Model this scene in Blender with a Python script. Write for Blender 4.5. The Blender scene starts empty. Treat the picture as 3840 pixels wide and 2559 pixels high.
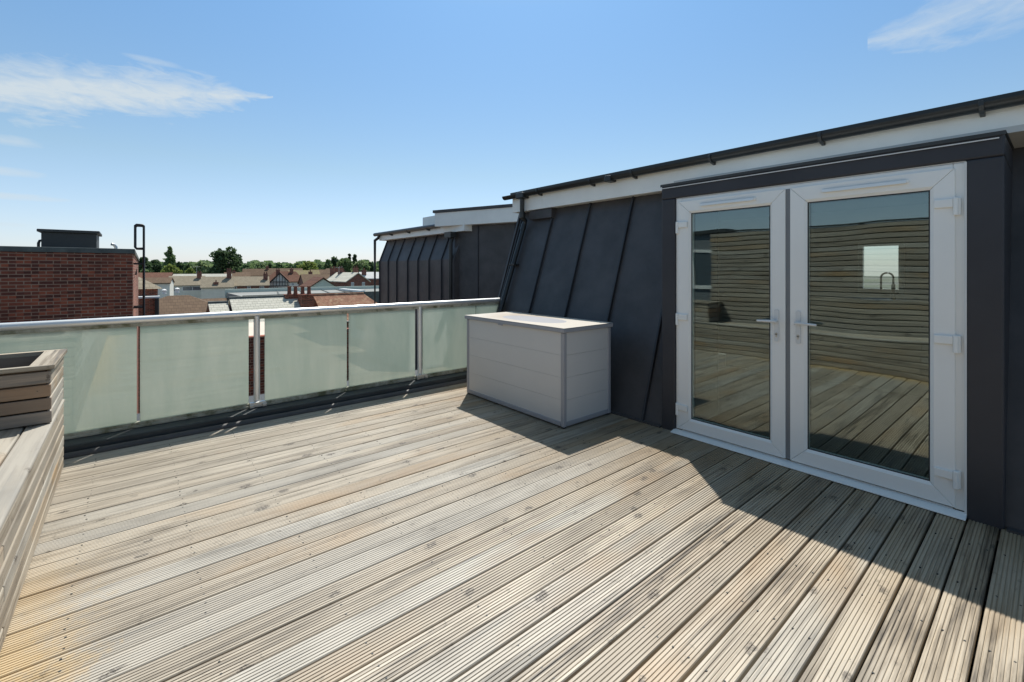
import bpy, math, random
from mathutils import Vector, Matrix
random.seed(7)
sc = bpy.context.scene
R = math.radians

# ------------------------------------------------------------------ camera
cam_d = bpy.data.cameras.new('camera'); cam = bpy.data.objects.new('camera', cam_d)
sc.collection.objects.link(cam); sc.camera = cam
cam.location = (0, 0, 1.45); cam.rotation_euler = (R(90), 0, R(-40))
cam_d.sensor_width = 36; cam_d.lens = 16.0; cam_d.shift_y = -0.0697; cam_d.shift_x = 0
cam_d.clip_start = 0.05; cam_d.clip_end = 3000
sc.render.resolution_x = 1024; sc.render.resolution_y = 682
sc.view_settings.view_transform = 'Standard'; sc.view_settings.look = 'None'
sc.view_settings.exposure = 0.42; sc.view_settings.gamma = 1

# ------------------------------------------------------------------ node helper
class G:
    def __init__(s, tree): s.t = tree; s.n = tree.nodes; s.l = tree.links
    def new(s, ty, **kw):
        n = s.n.new(ty)
        for k, v in kw.items(): setattr(n, k, v)
        return n
    def put(s, inp, v):
        if v is None: return
        if isinstance(v, bpy.types.NodeSocket): s.l.new(v, inp)
        else: inp.default_value = v
    def m(s, op, a, b=None, c=None, clamp=False):
        n = s.n.new('ShaderNodeMath'); n.operation = op; n.use_clamp = clamp
        s.put(n.inputs[0], a)
        if b is not None: s.put(n.inputs[1], b)
        if c is not None: s.put(n.inputs[2], c)
        return n.outputs[0]
    def comb(s, x, y, z):
        n = s.n.new('ShaderNodeCombineXYZ')
        s.put(n.inputs[0], x); s.put(n.inputs[1], y); s.put(n.inputs[2], z); return n.outputs[0]
    def sep(s, v):
        n = s.n.new('ShaderNodeSeparateXYZ'); s.put(n.inputs[0], v); return n.outputs
    def noise(s, v, scale, detail=4, rough=.55, dist=0):
        n = s.n.new('ShaderNodeTexNoise'); s.put(n.inputs['Vector'], v); n.inputs['Scale'].default_value = scale
        n.inputs['Detail'].default_value = detail; n.inputs['Roughness'].default_value = rough
        n.inputs['Distortion'].default_value = dist; return n.outputs['Fac']
    def ramp(s, f, stops, interp='LINEAR'):
        n = s.n.new('ShaderNodeValToRGB'); n.color_ramp.interpolation = interp
        e = n.color_ramp.elements
        while len(e) < len(stops): e.new(.5)
        for i, (p, c) in enumerate(stops):
            e[i].position = p
            e[i].color = (c, c, c, 1) if isinstance(c, (int, float)) else (*c[:3], 1)
        s.put(n.inputs[0], f); return n.outputs[0]
    def mix(s, f, a, b, mode='MIX'):
        n = s.n.new('ShaderNodeMix'); n.data_type = 'RGBA'; n.blend_type = mode
        s.put(n.inputs[0], f)
        for i, v in ((6, a), (7, b)):
            if isinstance(v, (tuple, list)): v = (*v[:3], 1)
            s.put(n.inputs[i], v)
        return n.outputs[2]
    def bump(s, h, strength=.3, dist=.01):
        n = s.n.new('ShaderNodeBump'); n.inputs['Strength'].default_value = strength
        n.inputs['Distance'].default_value = dist; s.put(n.inputs['Height'], h); return n.outputs[0]

# ------------------------------------------------------------------ world: sky + thin clouds
SUN_EL, SUN_AZ = 58.8, 42.7            # azimuth measured from +Y towards +X
w = bpy.data.worlds.new('World'); sc.world = w; w.use_nodes = True
g = G(w.node_tree); g.n.clear()
sky = g.new('ShaderNodeTexSky', sky_type='NISHITA'); sky.sun_disc = False
sky.sun_elevation = R(SUN_EL); sky.sun_rotation = R(SUN_AZ); sky.altitude = 60
sky.air_density = 1.0; sky.dust_density = 0.45; sky.ozone_density = 1.6
tc = g.new('ShaderNodeTexCoord').outputs['Generated']
dx_, dy_, dz_ = g.sep(tc)
az = g.m('MULTIPLY', g.m('ARCTAN2', dx_, dy_), 57.2958)
el = g.m('MULTIPLY', g.m('ARCSINE', dz_), 57.2958)
cv = g.comb(g.m('MULTIPLY', az, .13), g.m('MULTIPLY', el, .42), 0)
n_big = g.noise(cv, 1.0, 6, .6, .6)
n_fine = g.noise(cv, 3.2, 8, .62, .9)
nz = g.m('ADD', g.m('MULTIPLY', n_big, .55), g.m('MULTIPLY', n_fine, .45))
def cloud(az0, az1, centre, half, amp=1.0, soft=1.0):
    t = g.m('DIVIDE', g.m('SUBTRACT', az, az0), az1 - az0, clamp=True)
    c = g.m('MULTIPLY', g.ramp(t, centre, 'B_SPLINE'), 40)
    h = g.m('MULTIPLY', g.ramp(t, half, 'B_SPLINE'), 10)
    d = g.m('DIVIDE', g.m('ABSOLUTE', g.m('SUBTRACT', g.m('ADD', el, g.m('MULTIPLY', g.m('SUBTRACT', n_big, .5), 2.2)), c)), g.m('MAXIMUM', h, .02))
    body = g.m('SUBTRACT', 1.12, d)                      # >0 inside the bank
    v = g.m('ADD', g.m('MULTIPLY', body, .9), g.m('MULTIPLY', g.m('SUBTRACT', nz, .5), 3.4))
    v = g.m('MULTIPLY', v, g.m('MULTIPLY', g.m('GREATER_THAN', az, az0 - .001), g.m('LESS_THAN', az, az1 + .001)))
    e0 = g.m('MULTIPLY', g.m('MULTIPLY', v, 1 / soft), amp, clamp=True)
    return e0
c1 = cloud(-40, 12.3, [(0, 14.5/40), (.55, 14.7/40), (.76, 16.4/40), (.9, 18.0/40), (1, 18.2/40)],
           [(0, .32), (.55, .22), (.76, .27), (.92, .12), (1, .0)], 1.0, 1.05)
c2 = cloud(78, 120, [(0, 21.3/40), (.2, 22.2/40), (1, 23/40)], [(0, .03), (.12, .24), (.4, .40), (1, .5)], .62, 1.3)
def puff(a, e, wa, we, amp):
    d = g.m('ADD', g.m('POWER', g.m('DIVIDE', g.m('SUBTRACT', az, a), wa), 2), g.m('POWER', g.m('DIVIDE', g.m('SUBTRACT', el, e), we), 2))
    v = g.m('ADD', g.m('SUBTRACT', 1.0, d), g.m('MULTIPLY', g.m('SUBTRACT', nz, .5), 3.0))
    return g.m('MULTIPLY', v, amp, clamp=True)
cl = g.m('MAXIMUM', c1, c2)
for p in ((-7.6, 10.8, 2.2, .5, .55), (-8.0, 8.2, 2.6, .42, .5), (-7.6, 6.2, 3.6, .34, .55), (-8.5, 3.8, 2.2, .25, .3), (1.5, 19.8, 2.5, .35, .35), (8, 3.9, 4, .12, .2)):
    cl = g.m('MAXIMUM', cl, puff(*p))
skyc = g.mix(1.0, sky.outputs[0], (0.90, 1.06, 1.02), 'MULTIPLY')
skyc = g.mix(1.0, skyc, g.ramp(dz_, [(0, (.85, .74, .97)), (.2, (.87, .80, .80)), (.5, (.80, .92, 1.03)), (.8, (1.3, 1.12, .90))]), 'MULTIPLY')  # tint by height; sky overhead brightened and warmed as added fill light
# pale air near the horizon
hz = g.m('POWER', g.m('SUBTRACT', 1.0, g.m('MAXIMUM', dz_, 0.0), clamp=True), 9)
skyc = g.mix(g.m('MULTIPLY', hz, .35), skyc, (5.6, 6.3, 6.9))
skyc = g.mix(g.m('MULTIPLY', cl, .85), skyc, (4.7, 5.2, 5.45))
bg = g.new('ShaderNodeBackground'); g.put(bg.inputs[0], skyc); bg.inputs[1].default_value = .108
wo = g.new('ShaderNodeOutputWorld'); g.l.new(bg.outputs[0], wo.inputs[0])

# ------------------------------------------------------------------ sun
sd = bpy.data.lights.new('sun', 'SUN'); sd.energy = 4.1; sd.angle = R(.53); sd.color = (1, .965, .90)
so = bpy.data.objects.new('sun', sd); sc.collection.objects.link(so)
sv = Vector((math.sin(R(SUN_AZ)) * math.cos(R(SUN_EL)), math.cos(R(SUN_AZ)) * math.cos(R(SUN_EL)), math.sin(R(SUN_EL))))
so.rotation_euler = sv.to_track_quat('Z', 'Y').to_euler(); so.location = (5, 5, 12)

# ------------------------------------------------------------------ object helpers
def tag(o, label=None, cat=None, group=None, kind=None):
    if label: o['label'] = label
    if cat: o['category'] = cat
    if group: o['group'] = group
    if kind: o['kind'] = kind
    return o
def thing(name, loc, label, cat, group=None, rz=0, kind=None):
    o = bpy.data.objects.new(name, None); o.empty_display_size = .2
    sc.collection.objects.link(o); o.location = loc; o.rotation_euler = (0, 0, rz)
    return tag(o, label, cat, group, kind)
class MB:
    def __init__(s): s.v = []; s.f = []; s.c = []
    def face(s, pts, col=(.5, .5, .5)):
        b = len(s.v); s.v += [tuple(p) for p in pts]; s.f.append(tuple(range(b, b + len(pts)))); s.c.append(col)
    def poly(s, verts, faces, col=None):
        col = col or (random.random(), random.random(), random.random())
        b = len(s.v); s.v += [tuple(p) for p in verts]
        for f in faces: s.f.append(tuple(b + i for i in f)); s.c.append(col)
    def box(s, x0, x1, y0, y1, z0, z1, col=None):
        s.poly([(x0,y0,z0),(x1,y0,z0),(x1,y1,z0),(x0,y1,z0),(x0,y0,z1),(x1,y0,z1),(x1,y1,z1),(x0,y1,z1)],
               [(0,3,2,1),(4,5,6,7),(0,1,5,4),(1,2,6,5),(2,3,7,6),(3,0,4,7)], col)
    def prism(s, prof, axis, a0, a1, col=None):
        # prof: list of 2D points (counter-clockwise); axis 'x': (y,z) ; 'y': (x,z) ; 'z': (x,y)
        def P(p, a):
            return (a, p[0], p[1]) if axis == 'x' else (p[0], a, p[1]) if axis == 'y' else (p[0], p[1], a)
        n = len(prof)
        v = [P(p, a0) for p in prof] + [P(p, a1) for p in prof]
        fs = [tuple(range(n))[::-1], tuple(range(n, 2 * n))] + [(i, (i + 1) % n, n + (i + 1) % n, n + i) for i in range(n)]
        s.poly(v, fs, col)
    def tube(s, pts, r, seg=12, col=None, cap=True):
        pts = [Vector(p) for p in pts]; rings = []
        rr = r if isinstance(r, (list, tuple)) else [r] * len(pts)
        up = None
        for i, p in enumerate(pts):
            d = ((pts[i + 1] - p).normalized() if i < len(pts) - 1 else Vector((0, 0, 0))) + ((p - pts[i - 1]).normalized() if i else Vector((0, 0, 0)))
            d.normalize()
            if up is None: up = Vector((0, 0, 1)) if abs(d.z) < .9 else Vector((0, 1, 0))
            a = d.cross(up).normalized(); b = a.cross(d).normalized()
            rings.append([p + (a * math.cos(t) + b * math.sin(t)) * rr[i] for t in [2 * math.pi * k / seg for k in range(seg)]])
        v = [q for rg in rings for q in rg]; fs = []
        for i in range(len(pts) - 1):
            for k in range(seg):
                fs.append((i * seg + k, i * seg + (k + 1) % seg, (i + 1) * seg + (k + 1) % seg, (i + 1) * seg + k))
        if cap: fs += [tuple(range(seg)), tuple(range((len(pts) - 1) * seg, len(pts) * seg))[::-1]]
        s.poly(v, fs, col)
    def lathe(s, prof, c, seg=16, col=None):
        s.tube([(c[0], c[1], c[2] + z) for r, z in prof], [r for r, z in prof], seg, col)
    def build(s, name, mat, parent=None, origin=None, smooth=False, bevel=0, seg=2):
        if origin is None: origin = tuple(parent.location) if parent and parent.parent is None else ((0, 0, 0))
        me = bpy.data.meshes.new(name)
        me.from_pydata([(v[0] - origin[0], v[1] - origin[1], v[2] - origin[2]) for v in s.v], [], s.f)
        ca = me.color_attributes.new('rnd', 'FLOAT_COLOR', 'CORNER')
        i = 0; buf = []
        for f, c in zip(s.f, s.c):
            for _ in f: buf += [c[0], c[1], c[2], 1.0]
        ca.data.foreach_set('color', buf)
        o = bpy.data.objects.new(name, me); sc.collection.objects.link(o)
        me.materials.append(mat)
        if parent: o.parent = parent
        import bmesh
        bm = bmesh.new(); bm.from_mesh(me); bmesh.ops.recalc_face_normals(bm, faces=bm.faces); bm.to_mesh(me); bm.free()
        if smooth:
            me.polygons.foreach_set('use_smooth', [True] * len(me.polygons))
            try: me.set_sharp_from_angle(angle=R(40))
            except Exception: pass
        if bevel:
            md = o.modifiers.new('bevel', 'BEVEL'); md.width = bevel; md.segments = seg; md.limit_method = 'ANGLE'; md.angle_limit = R(40)
            md.harden_normals = False
        return o
def dup(root, loc, label=None):
    r = root.copy(); sc.collection.objects.link(r); r.location = loc
    if label: r['label'] = label
    for ch in list(root.children):
        c = ch.copy(); sc.collection.objects.link(c); c.parent = r
        for h in list(ch.children):
            d = h.copy(); sc.collection.objects.link(d); d.parent = c
    return r
def dup_part(p, parent, dloc):
    c = p.copy(); sc.collection.objects.link(c); c.parent = parent
    c.location = Vector(p.location) + Vector(dloc)
    for h in list(p.children):
        d = h.copy(); sc.collection.objects.link(d); d.parent = c
    return c

# ------------------------------------------------------------------ materials
def base(name):
    m = bpy.data.materials.new(name); m.use_nodes = True
    t = G(m.node_tree); b = t.n['Principled BSDF']
    return m, t, b
def plain(name, col, rough=.5, metal=0, var=.12, vscale=3, bump=.0, bscale=60, spec=.5, rv=.0):
    m, t, b = base(name)
    o = t.new('ShaderNodeTexCoord').outputs['Object']
    n = t.noise(o, vscale, 6, .6)
    f = t.ramp(n, [(.3, 0), (.7, 1)])
    dark = tuple(c * (1 - var) for c in col); lite = tuple(min(1, c * (1 + var)) for c in col)
    t.put(b.inputs['Base Color'], t.mix(f, dark, lite))
    b.inputs['Metallic'].default_value = metal
    b.inputs['Specular IOR Level'].default_value = spec
    if rv: t.put(b.inputs['Roughness'], t.m('ADD', rough - rv, t.m('MULTIPLY', t.noise(o, vscale * 2.3, 5), 2 * rv)))
    else: b.inputs['Roughness'].default_value = rough
    if bump: t.put(b.inputs['Normal'], t.bump(t.noise(o, bscale, 5), bump, .003))
    return m
def wood(name, axis, pale=(.56, .51, .43), mid=(.42, .375, .31), dark=(.15, .135, .115), warm=(.50, .34, .19), warm_amt=.25, stain=False, rough=.8, spec=.3):
    m, t, b = base(name)
    o = t.new('ShaderNodeTexCoord').outputs['Object']
    a = t.new('ShaderNodeAttribute', attribute_name='rnd').outputs['Vector']
    ar, ag, ab = t.sep(a)
    x, y, z = t.sep(o)
    off = t.m('MULTIPLY', ar, 37.0); off2 = t.m('MULTIPLY', ag, 23.0)
    if axis == 'x': L, C1, C2 = x, y, z
    elif axis == 'y': L, C1, C2 = y, x, z
    else: L, C1, C2 = z, x, y
    Lo = t.m('ADD', L, off); Co = t.m('ADD', C1, off2)
    g1 = t.noise(t.comb(t.m('MULTIPLY', Lo, 1.6), t.m('MULTIPLY', Co, 60), t.m('MULTIPLY', C2, 60)), 1, 5, .6, .4)   # fine grain
    g2 = t.noise(t.comb(t.m('MULTIPLY', Lo, .9), t.m('MULTIPLY', Co, 9), t.m('MULTIPLY', C2, 9)), 1, 5, .6, .8)     # long streaks
    g3 = t.noise(t.comb(t.m('MULTIPLY', Lo, 1.1), t.m('MULTIPLY', Co, 2.2), C2), 1, 3, .5)                          # patches
    # knots
    vo = t.new('ShaderNodeTexVoronoi'); vo.feature = 'F1'; vo.voronoi_dimensions = '3D'
    wob = t.m('MULTIPLY', t.noise(o, 30, 2), .16)
    t.put(vo.inputs['Vector'], t.comb(t.m('ADD', t.m('MULTIPLY', Lo, 6.0), t.m('MULTIPLY', wob, 3)), t.m('ADD', t.m('MULTIPLY', Co, 10.0), t.m('MULTIPLY', wob, 3)), t.m('MULTIPLY', C2, 6.0)))
    vo.inputs['Scale'].default_value = 1
    vd = vo.outputs['Distance']; vr = t.sep(vo.outputs['Color'])[0]
    size = t.m('MULTIPLY', t.m('SUBTRACT', vr, .42, clamp=True), .52)
    spk = t.noise(o, 75, 3, .7)
    knot = t.m('SUBTRACT', 1, t.m('DIVIDE', vd, t.m('MAXIMUM', size, .001)), clamp=True)
    knot = t.m('MULTIPLY', t.m('MULTIPLY', knot, 3.0, clamp=True), t.ramp(spk, [(.36, .0), (.52, 1)]))
    halo = t.m('SUBTRACT', 1, t.m('DIVIDE', vd, t.m('MAXIMUM', t.m('MULTIPLY', size, 2.6), .001)), clamp=True)
    tone = t.m('ADD', .5, t.m('MULTIPLY', t.m('SUBTRACT', t.m('ADD', t.m('MULTIPLY', g1, .48), t.m('MULTIPLY', g2, .52)), .5), 1.45))
    c = t.ramp(tone, [(.30, dark), (.43, mid), (.54, pale), (.8, tuple(min(1, k * 1.12) for k in pale))])
    # per-board tint
    c = t.mix(t.m('MULTIPLY', t.m('MULTIPLY', ab, ab), .75), c, mid)
    grey = (.47, .485, .47); c = t.mix(t.m('MULTIPLY', t.ramp(ar, [(.45, 0), (1, 1)]), .35), c, grey)
    wf = t.m('MULTIPLY', t.m('MULTIPLY', t.ramp(g3, [(.5, 0), (.68, 1)]), t.ramp(ag, [(.5, 0), (.9, 1)])), warm_amt * 2)
    c = t.mix(wf, c, warm)
    gd = t.m('MULTIPLY', t.ramp(g3, [(.3, 1), (.46, 0)]), t.ramp(g2, [(.35, 1), (.6, .2)]))
    c = t.mix(t.m('MULTIPLY', gd, .7), c, tuple(k * .5 for k in mid))
    c = t.mix(t.m('MULTIPLY', halo, .30), c, (.30, .26, .21))
    arc = t.m('SUBTRACT', 1, t.m('MULTIPLY', t.m('ABSOLUTE', t.m('SUBTRACT', vd, t.m('MULTIPLY', size, 2.1))), 22), clamp=True)
    arc = t.m('MULTIPLY', t.m('MULTIPLY', arc, t.m('GREATER_THAN', vr, .62)), t.ramp(t.noise(o, 14, 3), [(.5, 0), (.6, 1)]))
    c = t.mix(t.m('MULTIPLY', arc, .5), c, (.14, .12, .09))
    c = t.mix(t.m('MULTIPLY', knot, .72), c, (.06, .048, .04))
    if stain:    # boards get browner and darker towards the house wall
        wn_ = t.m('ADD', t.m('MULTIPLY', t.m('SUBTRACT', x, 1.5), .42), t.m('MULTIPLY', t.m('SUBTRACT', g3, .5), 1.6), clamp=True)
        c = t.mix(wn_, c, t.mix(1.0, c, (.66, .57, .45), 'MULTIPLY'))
    if stain:    # yellow oil stain running along the foot of the bench, and footprints of weather
        sn = t.m('ADD', t.m('MULTIPLY', t.noise(o, 30, 4, .7), .5), t.m('MULTIPLY', t.noise(o, 4, 4, .6), .5))
        fx = t.m('SUBTRACT', 1, t.m('DIVIDE', t.m('ADD', x, .36), .34), clamp=True)
        fy = t.m('DIVIDE', t.m('SUBTRACT', 3.4, y), 1.3, clamp=True)
        sm = t.m('MULTIPLY', t.ramp(t.m('ADD', sn, t.m('MULTIPLY', fx, .32)), [(.54, 0), (.80, 1)]), t.m('MULTIPLY', t.m('GREATER_THAN', fx, .001), fy))
        c = t.mix(t.m('MULTIPLY', sm, .75), c, (.60, .41, .17))
    t.put(b.inputs['Base Color'], c)
    b.inputs['Roughness'].default_value = rough; b.inputs['Specular IOR Level'].default_value = spec
    t.put(b.inputs['Normal'], t.bump(t.m('ADD', g1, t.m('MULTIPLY', knot, -.4)), .35, .0025))
    return m
def bricks(name, c1, c2, mortar, bw=.225, rh=.075, bumpy=.4, ms=.010, stain=0.3):
    m, t, b = base(name)
    o = t.new('ShaderNodeTexCoord').outputs['Object']; x, y, z = t.sep(o)
    v = t.comb(t.m('ADD', x, y), z, 0)
    br = t.new('ShaderNodeTexBrick'); t.put(br.inputs['Vector'], v)
    br.inputs['Scale'].default_value = 1; br.inputs['Brick Width'].default_value = bw; br.inputs['Row Height'].default_value = rh
    br.inputs['Mortar Size'].default_value = ms; br.inputs['Mortar Smooth'].default_value = .3; br.inputs['Bias'].default_value = -.1
    br.inputs['Color1'].default_value = (*c1, 1); br.inputs['Color2'].default_value = (*c2, 1); br.inputs['Mortar'].default_value = (*mortar, 1)
    row = t.m('FLOOR', t.m('DIVIDE', z, rh)); cl_ = t.m('FLOOR', t.m('ADD', t.m('DIVIDE', t.m('ADD', x, y), bw), t.m('MULTIPLY', t.m('FLOORED_MODULO', row, 2.0), .5)))
    wn = t.new('ShaderNodeTexWhiteNoise'); wn.noise_dimensions = '3D'; t.put(wn.inputs['Vector'], t.comb(row, cl_, 0))
    bcol = t.ramp(wn.outputs['Value'], [(0, tuple(k * .6 for k in c2)), (.35, c2), (.75, c1), (.9, tuple(k * 1.15 for k in c1)), (1, (c1[0] * 1.4, c1[1] * 1.35, c1[2] * 1.25))])
    bcol = t.mix(br.outputs['Fac'], bcol, mortar)
    n = t.noise(o, 1.3, 6, .65)
    c = t.mix(t.m('MULTIPLY', t.ramp(n, [(.4, 0), (.7, 1)]), stain), bcol, tuple(k * .4 for k in c1))
    n2 = t.noise(o, 40, 3)
    c = t.mix(t.m('MULTIPLY', n2, .25), c, tuple(k * .7 for k in c1))
    t.put(b.inputs['Base Color'], c); b.inputs['Roughness'].default_value = .9
    t.put(b.inputs['Normal'], t.bump(t.m('SUBTRACT', 1, br.outputs['Fac']), bumpy, .006))
    return m
def tiles(name, c1, c2, row=.2, wid=.3, var=.35, lichen=None):
    m, t, b = base(name)
    o = t.new('ShaderNodeTexCoord').outputs['Object']; x, y, z = t.sep(o)
    v = t.comb(t.m('ADD', x, t.m('MULTIPLY', y, .03)), z, 0)
    br = t.new('ShaderNodeTexBrick'); t.put(br.inputs['Vector'], v); br.inputs['Scale'].default_value = 1
    br.inputs['Brick Width'].default_value = wid; br.inputs['Row Height'].default_value = row
    br.inputs['Mortar Size'].default_value = .012; br.inputs['Mortar Smooth'].default_value = .5
    br.inputs['Color1'].default_value = (*c1, 1); br.inputs['Color2'].default_value = (*c2, 1)
    br.inputs['Mortar'].default_value = (*tuple(k * .45 for k in c1), 1)
    n = t.noise(o, 1.1, 6, .65, .5)
    c = t.mix(t.m('MULTIPLY', t.ramp(n, [(.35, 1), (.65, 0)]), var), br.outputs['Color'], tuple(k * .5 for k in c1))
    if lichen: c = t.mix(t.m('MULTIPLY', t.ramp(t.noise(o, 2.7, 6, .7), [(.5, 0), (.62, 1)]), .6), c, lichen)
    t.put(b.inputs['Base Color'], c); b.inputs['Roughness'].default_value = .9; b.inputs['Specular IOR Level'].default_value = .12
    t.put(b.inputs['Normal'], t.bump(t.m('SUBTRACT', 1, br.outputs['Fac']), .4, .01))
    return m
def foliage(name, a, c):
    m, t, b = base(name)
    r = t.sep(t.new('ShaderNodeAttribute', attribute_name='rnd').outputs['Vector'])
    col = t.mix(r[0], a, c)
    n = t.noise(t.new('ShaderNodeTexCoord').outputs['Object'], .5, 3)
    col = t.mix(t.m('MULTIPLY', n, .4), col, tuple(k * .55 for k in a))
    t.put(b.inputs['Base Color'], col); b.inputs['Roughness'].default_value = .7; b.inputs['Specular IOR Level'].default_value = .25
    tr = t.new('ShaderNodeBsdfTranslucent'); t.put(tr.inputs[0], t.mix(.5, col, tuple(min(1, k * 2.2) for k in c)))
    mx = t.new('ShaderNodeMixShader'); mx.inputs[0].default_value = .3
    t.l.new(b.outputs[0], mx.inputs[1]); t.l.new(tr.outputs[0], mx.inputs[2])
    t.l.new(mx.outputs[0], t.n['Material Output'].inputs[0])
    return m

M = {}
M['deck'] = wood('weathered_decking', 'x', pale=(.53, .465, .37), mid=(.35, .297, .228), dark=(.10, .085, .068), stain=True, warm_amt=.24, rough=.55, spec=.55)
M['wood_x'] = wood('weathered_slats_x', 'x', pale=(.50, .44, .35), mid=(.33, .28, .21), warm=(.55, .33, .15), warm_amt=.45)
M['wood_raw'] = wood('brown_slats', 'x', pale=(.30, .215, .15), mid=(.19, .135, .095), dark=(.07, .048, .036), warm=(.34, .19, .09), warm_amt=.4)
M['wood_y'] = wood('weathered_slats_y', 'y', pale=(.42, .37, .295), mid=(.28, .235, .18), warm=(.40, .26, .13), warm_amt=.5)
M['lead'] = plain('dark_grey_zinc', (.064, .060, .060), .50, .0, .30, 2.3, .55, 3.2, .45, .10)
M['lead_seam'] = plain('dark_grey_seam', (.035, .038, .043), .55, 0, .15, 3)
M['surround'] = plain('charcoal_cladding', (.040, .040, .046), .5, 0, .15, 2, .1, 12, .4)
M['fascia'] = plain('white_fascia', (.88, .87, .81), .4, 0, .06, 2.2, .05, 8)
M['upvc'] = plain('white_upvc', (.87, .865, .83), .28, 0, .025, 2)
M['upvc_line'] = plain('grey_gasket', (.22, .23, .24), .6, 0, .05)
M['gasket'] = plain('black_gasket', (.02, .02, .02), .6, 0, .05)
M['gutter'] = plain('black_gutter', (.022, .023, .022), .38, 0, .2, 5, 0, 60, .5)
M['steel'] = plain('brushed_steel', (.78, .78, .77), .38, .62, .04, 6, 0, 90, .5, .04)
M['chrome'] = plain('dull_metal', (.55, .55, .53), .4, 1.0, .1, 9)
M['kerb'] = plain('dark_grey_membrane', (.045, .05, .052), .6, 0, .2, 4, .2, 20, .4)
M['soil'] = plain('dark_soil', (.03, .024, .018), .95, 0, .4, 30, .6, 60)
M['tank'] = plain('dark_grey_tank', (.03, .033, .033), .6, 0, .2, 2)
M['coping'] = plain('grey_green_coping', (.10, .11, .10), .85, 0, .35, 4, .4, 30)
M['box_panel'] = plain('light_grey_plastic', (.60, .585, .565), .45, 0, .03, 1.2, .06, 120, .4)
M['box_trim'] = plain('mid_grey_plastic', (.34, .34, .36), .5, 0, .04, 3, .05, 90, .4)
M['pole'] = plain('black_painted_steel', (.012, .012, .014), .45, 0, .1)
M['inner'] = plain('interior_paint', (.55, .55, .52), .8, 0, .03)
M['floor_in'] = plain('interior_floor', (.07, .07, .065), .5, 0, .2, 3)
M['dark'] = plain('underside_dark', (.02, .018, .015), .9, 0, .2)
M['render'] = plain('pale_render', (.72, .69, .60), .9, 0, .08, 1)
M['render_g'] = plain('pale_green_render', (.50, .56, .49), .9, 0, .06, .8)
M['flat'] = plain('grey_felt_roof', (.235, .235, .215), .85, 0, .15, .25)
M['flat_pink'] = plain('cream_flat_roof', (.62, .53, .44), .9, 0, .08, .6)
M['beam'] = plain('black_timber', (.03, .028, .025), .8, 0, .1)
M['glass_far'] = plain('window_glass', (.10, .13, .15), .1, 0, .2, 1, 0, 60, .8)
M['pot'] = plain('terracotta_pot', (.20, .075, .045), .8, 0, .25, 6)
M['bark'] = plain('bark', (.09, .07, .05), .9, 0, .3, 3)
M['white'] = plain('white_paint', (.72, .72, .70), .6, 0, .05)
M['neigh'] = plain('blue_grey_render', (.17, .19, .20), .7, 0, .1, 2)
M['lid'] = None
M['brick'] = bricks('dark_red_brick', (.30, .078, .040), (.125, .040, .028), (.38, .25, .17), ms=.010, stain=.45)
M['brick_far'] = bricks('red_brick', (.24, .075, .045), (.15, .05, .035), (.25, .2, .17))
M['tile_brown'] = tiles('brown_tiles', (.17, .115, .075), (.135, .09, .06))
M['tile_red'] = tiles('red_brown_tiles', (.18, .09, .06), (.135, .07, .048))
M['tile_pink'] = tiles('mottled_clay_tiles', (.36, .19, .125), (.25, .13, .085), lichen=(.42, .30, .19))
M['tile_grey'] = tiles('buff_grey_tiles', (.33, .28, .205), (.28, .235, .17))
M['slate'] = tiles('pale_slates', (.66, .63, .53), (.57, .55, .46), .14, .3, .18)
M['slate_white'] = tiles('white_grey_slates', (.60, .60, .58), (.54, .54, .52), .2, .3, .08)
M['tile_moss'] = tiles('mossy_tiles', (.235, .19, .12), (.19, .16, .09), lichen=(.33, .30, .08))

# lid: grey plastic with a beige dirt film towards one end
m, t, b = base('lid_plastic'); o_ = t.new('ShaderNodeTexCoord').outputs['Object']; x_, y_, z_ = t.sep(o_)
n_ = t.noise(o_, 2.6, 6, .6, .6)
d_ = t.m('ADD', t.m('POWER', t.m('DIVIDE', t.m('SUBTRACT', x_, .42), .36), 2), t.m('POWER', t.m('DIVIDE', t.m('SUBTRACT', y_, 1.02), .42), 2))
f_ = t.m('MULTIPLY', t.m('DIVIDE', t.m('SUBTRACT', t.m('ADD', .9, t.m('MULTIPLY', n_, 1.6)), d_), 2.2, clamp=True), 1.0)
t.put(b.inputs['Base Color'], t.mix(f_, (.53, .485, .42), (.35, .27, .19))); b.inputs['Roughness'].default_value = .5
M['lid'] = m
# frosted green safety glass: clear front face over a diffusing layer
m, t, b = base('frosted_glass')
o_ = t.new('ShaderNodeTexCoord').outputs['Object']
xg, yg, zg = t.sep(o_); n_ = t.noise(t.comb(t.m('MULTIPLY', xg, 4.0), yg, t.m('MULTIPLY', zg, .9)), 1.0, 7, .7, .5); n2 = t.noise(o_, 55, 2, .5)
col = t.mix(t.ramp(n_, [(.35, 0), (.7, 1)]), (.61, .68, .61), (.73, .765, .69))
col = t.mix(t.ramp(n2, [(.72, 0), (.76, .6)]), col, (.8, .85, .8))
df = t.new('ShaderNodeBsdfDiffuse'); t.put(df.inputs[0], col)
tl = t.new('ShaderNodeBsdfTranslucent'); t.put(tl.inputs[0], col)
mx = t.new('ShaderNodeMixShader'); mx.inputs[0].default_value = .72
t.l.new(df.outputs[0], mx.inputs[1]); t.l.new(tl.outputs[0], mx.inputs[2])
gl = t.new('ShaderNodeBsdfGlossy'); gl.inputs['Roughness'].default_value = .02; gl.inputs[0].default_value = (.9, .95, .92, 1)
lw = t.new('ShaderNodeLayerWeight'); lw.inputs[0].default_value = .3
fac = t.m('ADD', .13, t.m('MULTIPLY', t.m('POWER', lw.outputs['Facing'], 3), .5))
m2 = t.new('ShaderNodeMixShader'); t.put(m2.inputs[0], fac)
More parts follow.
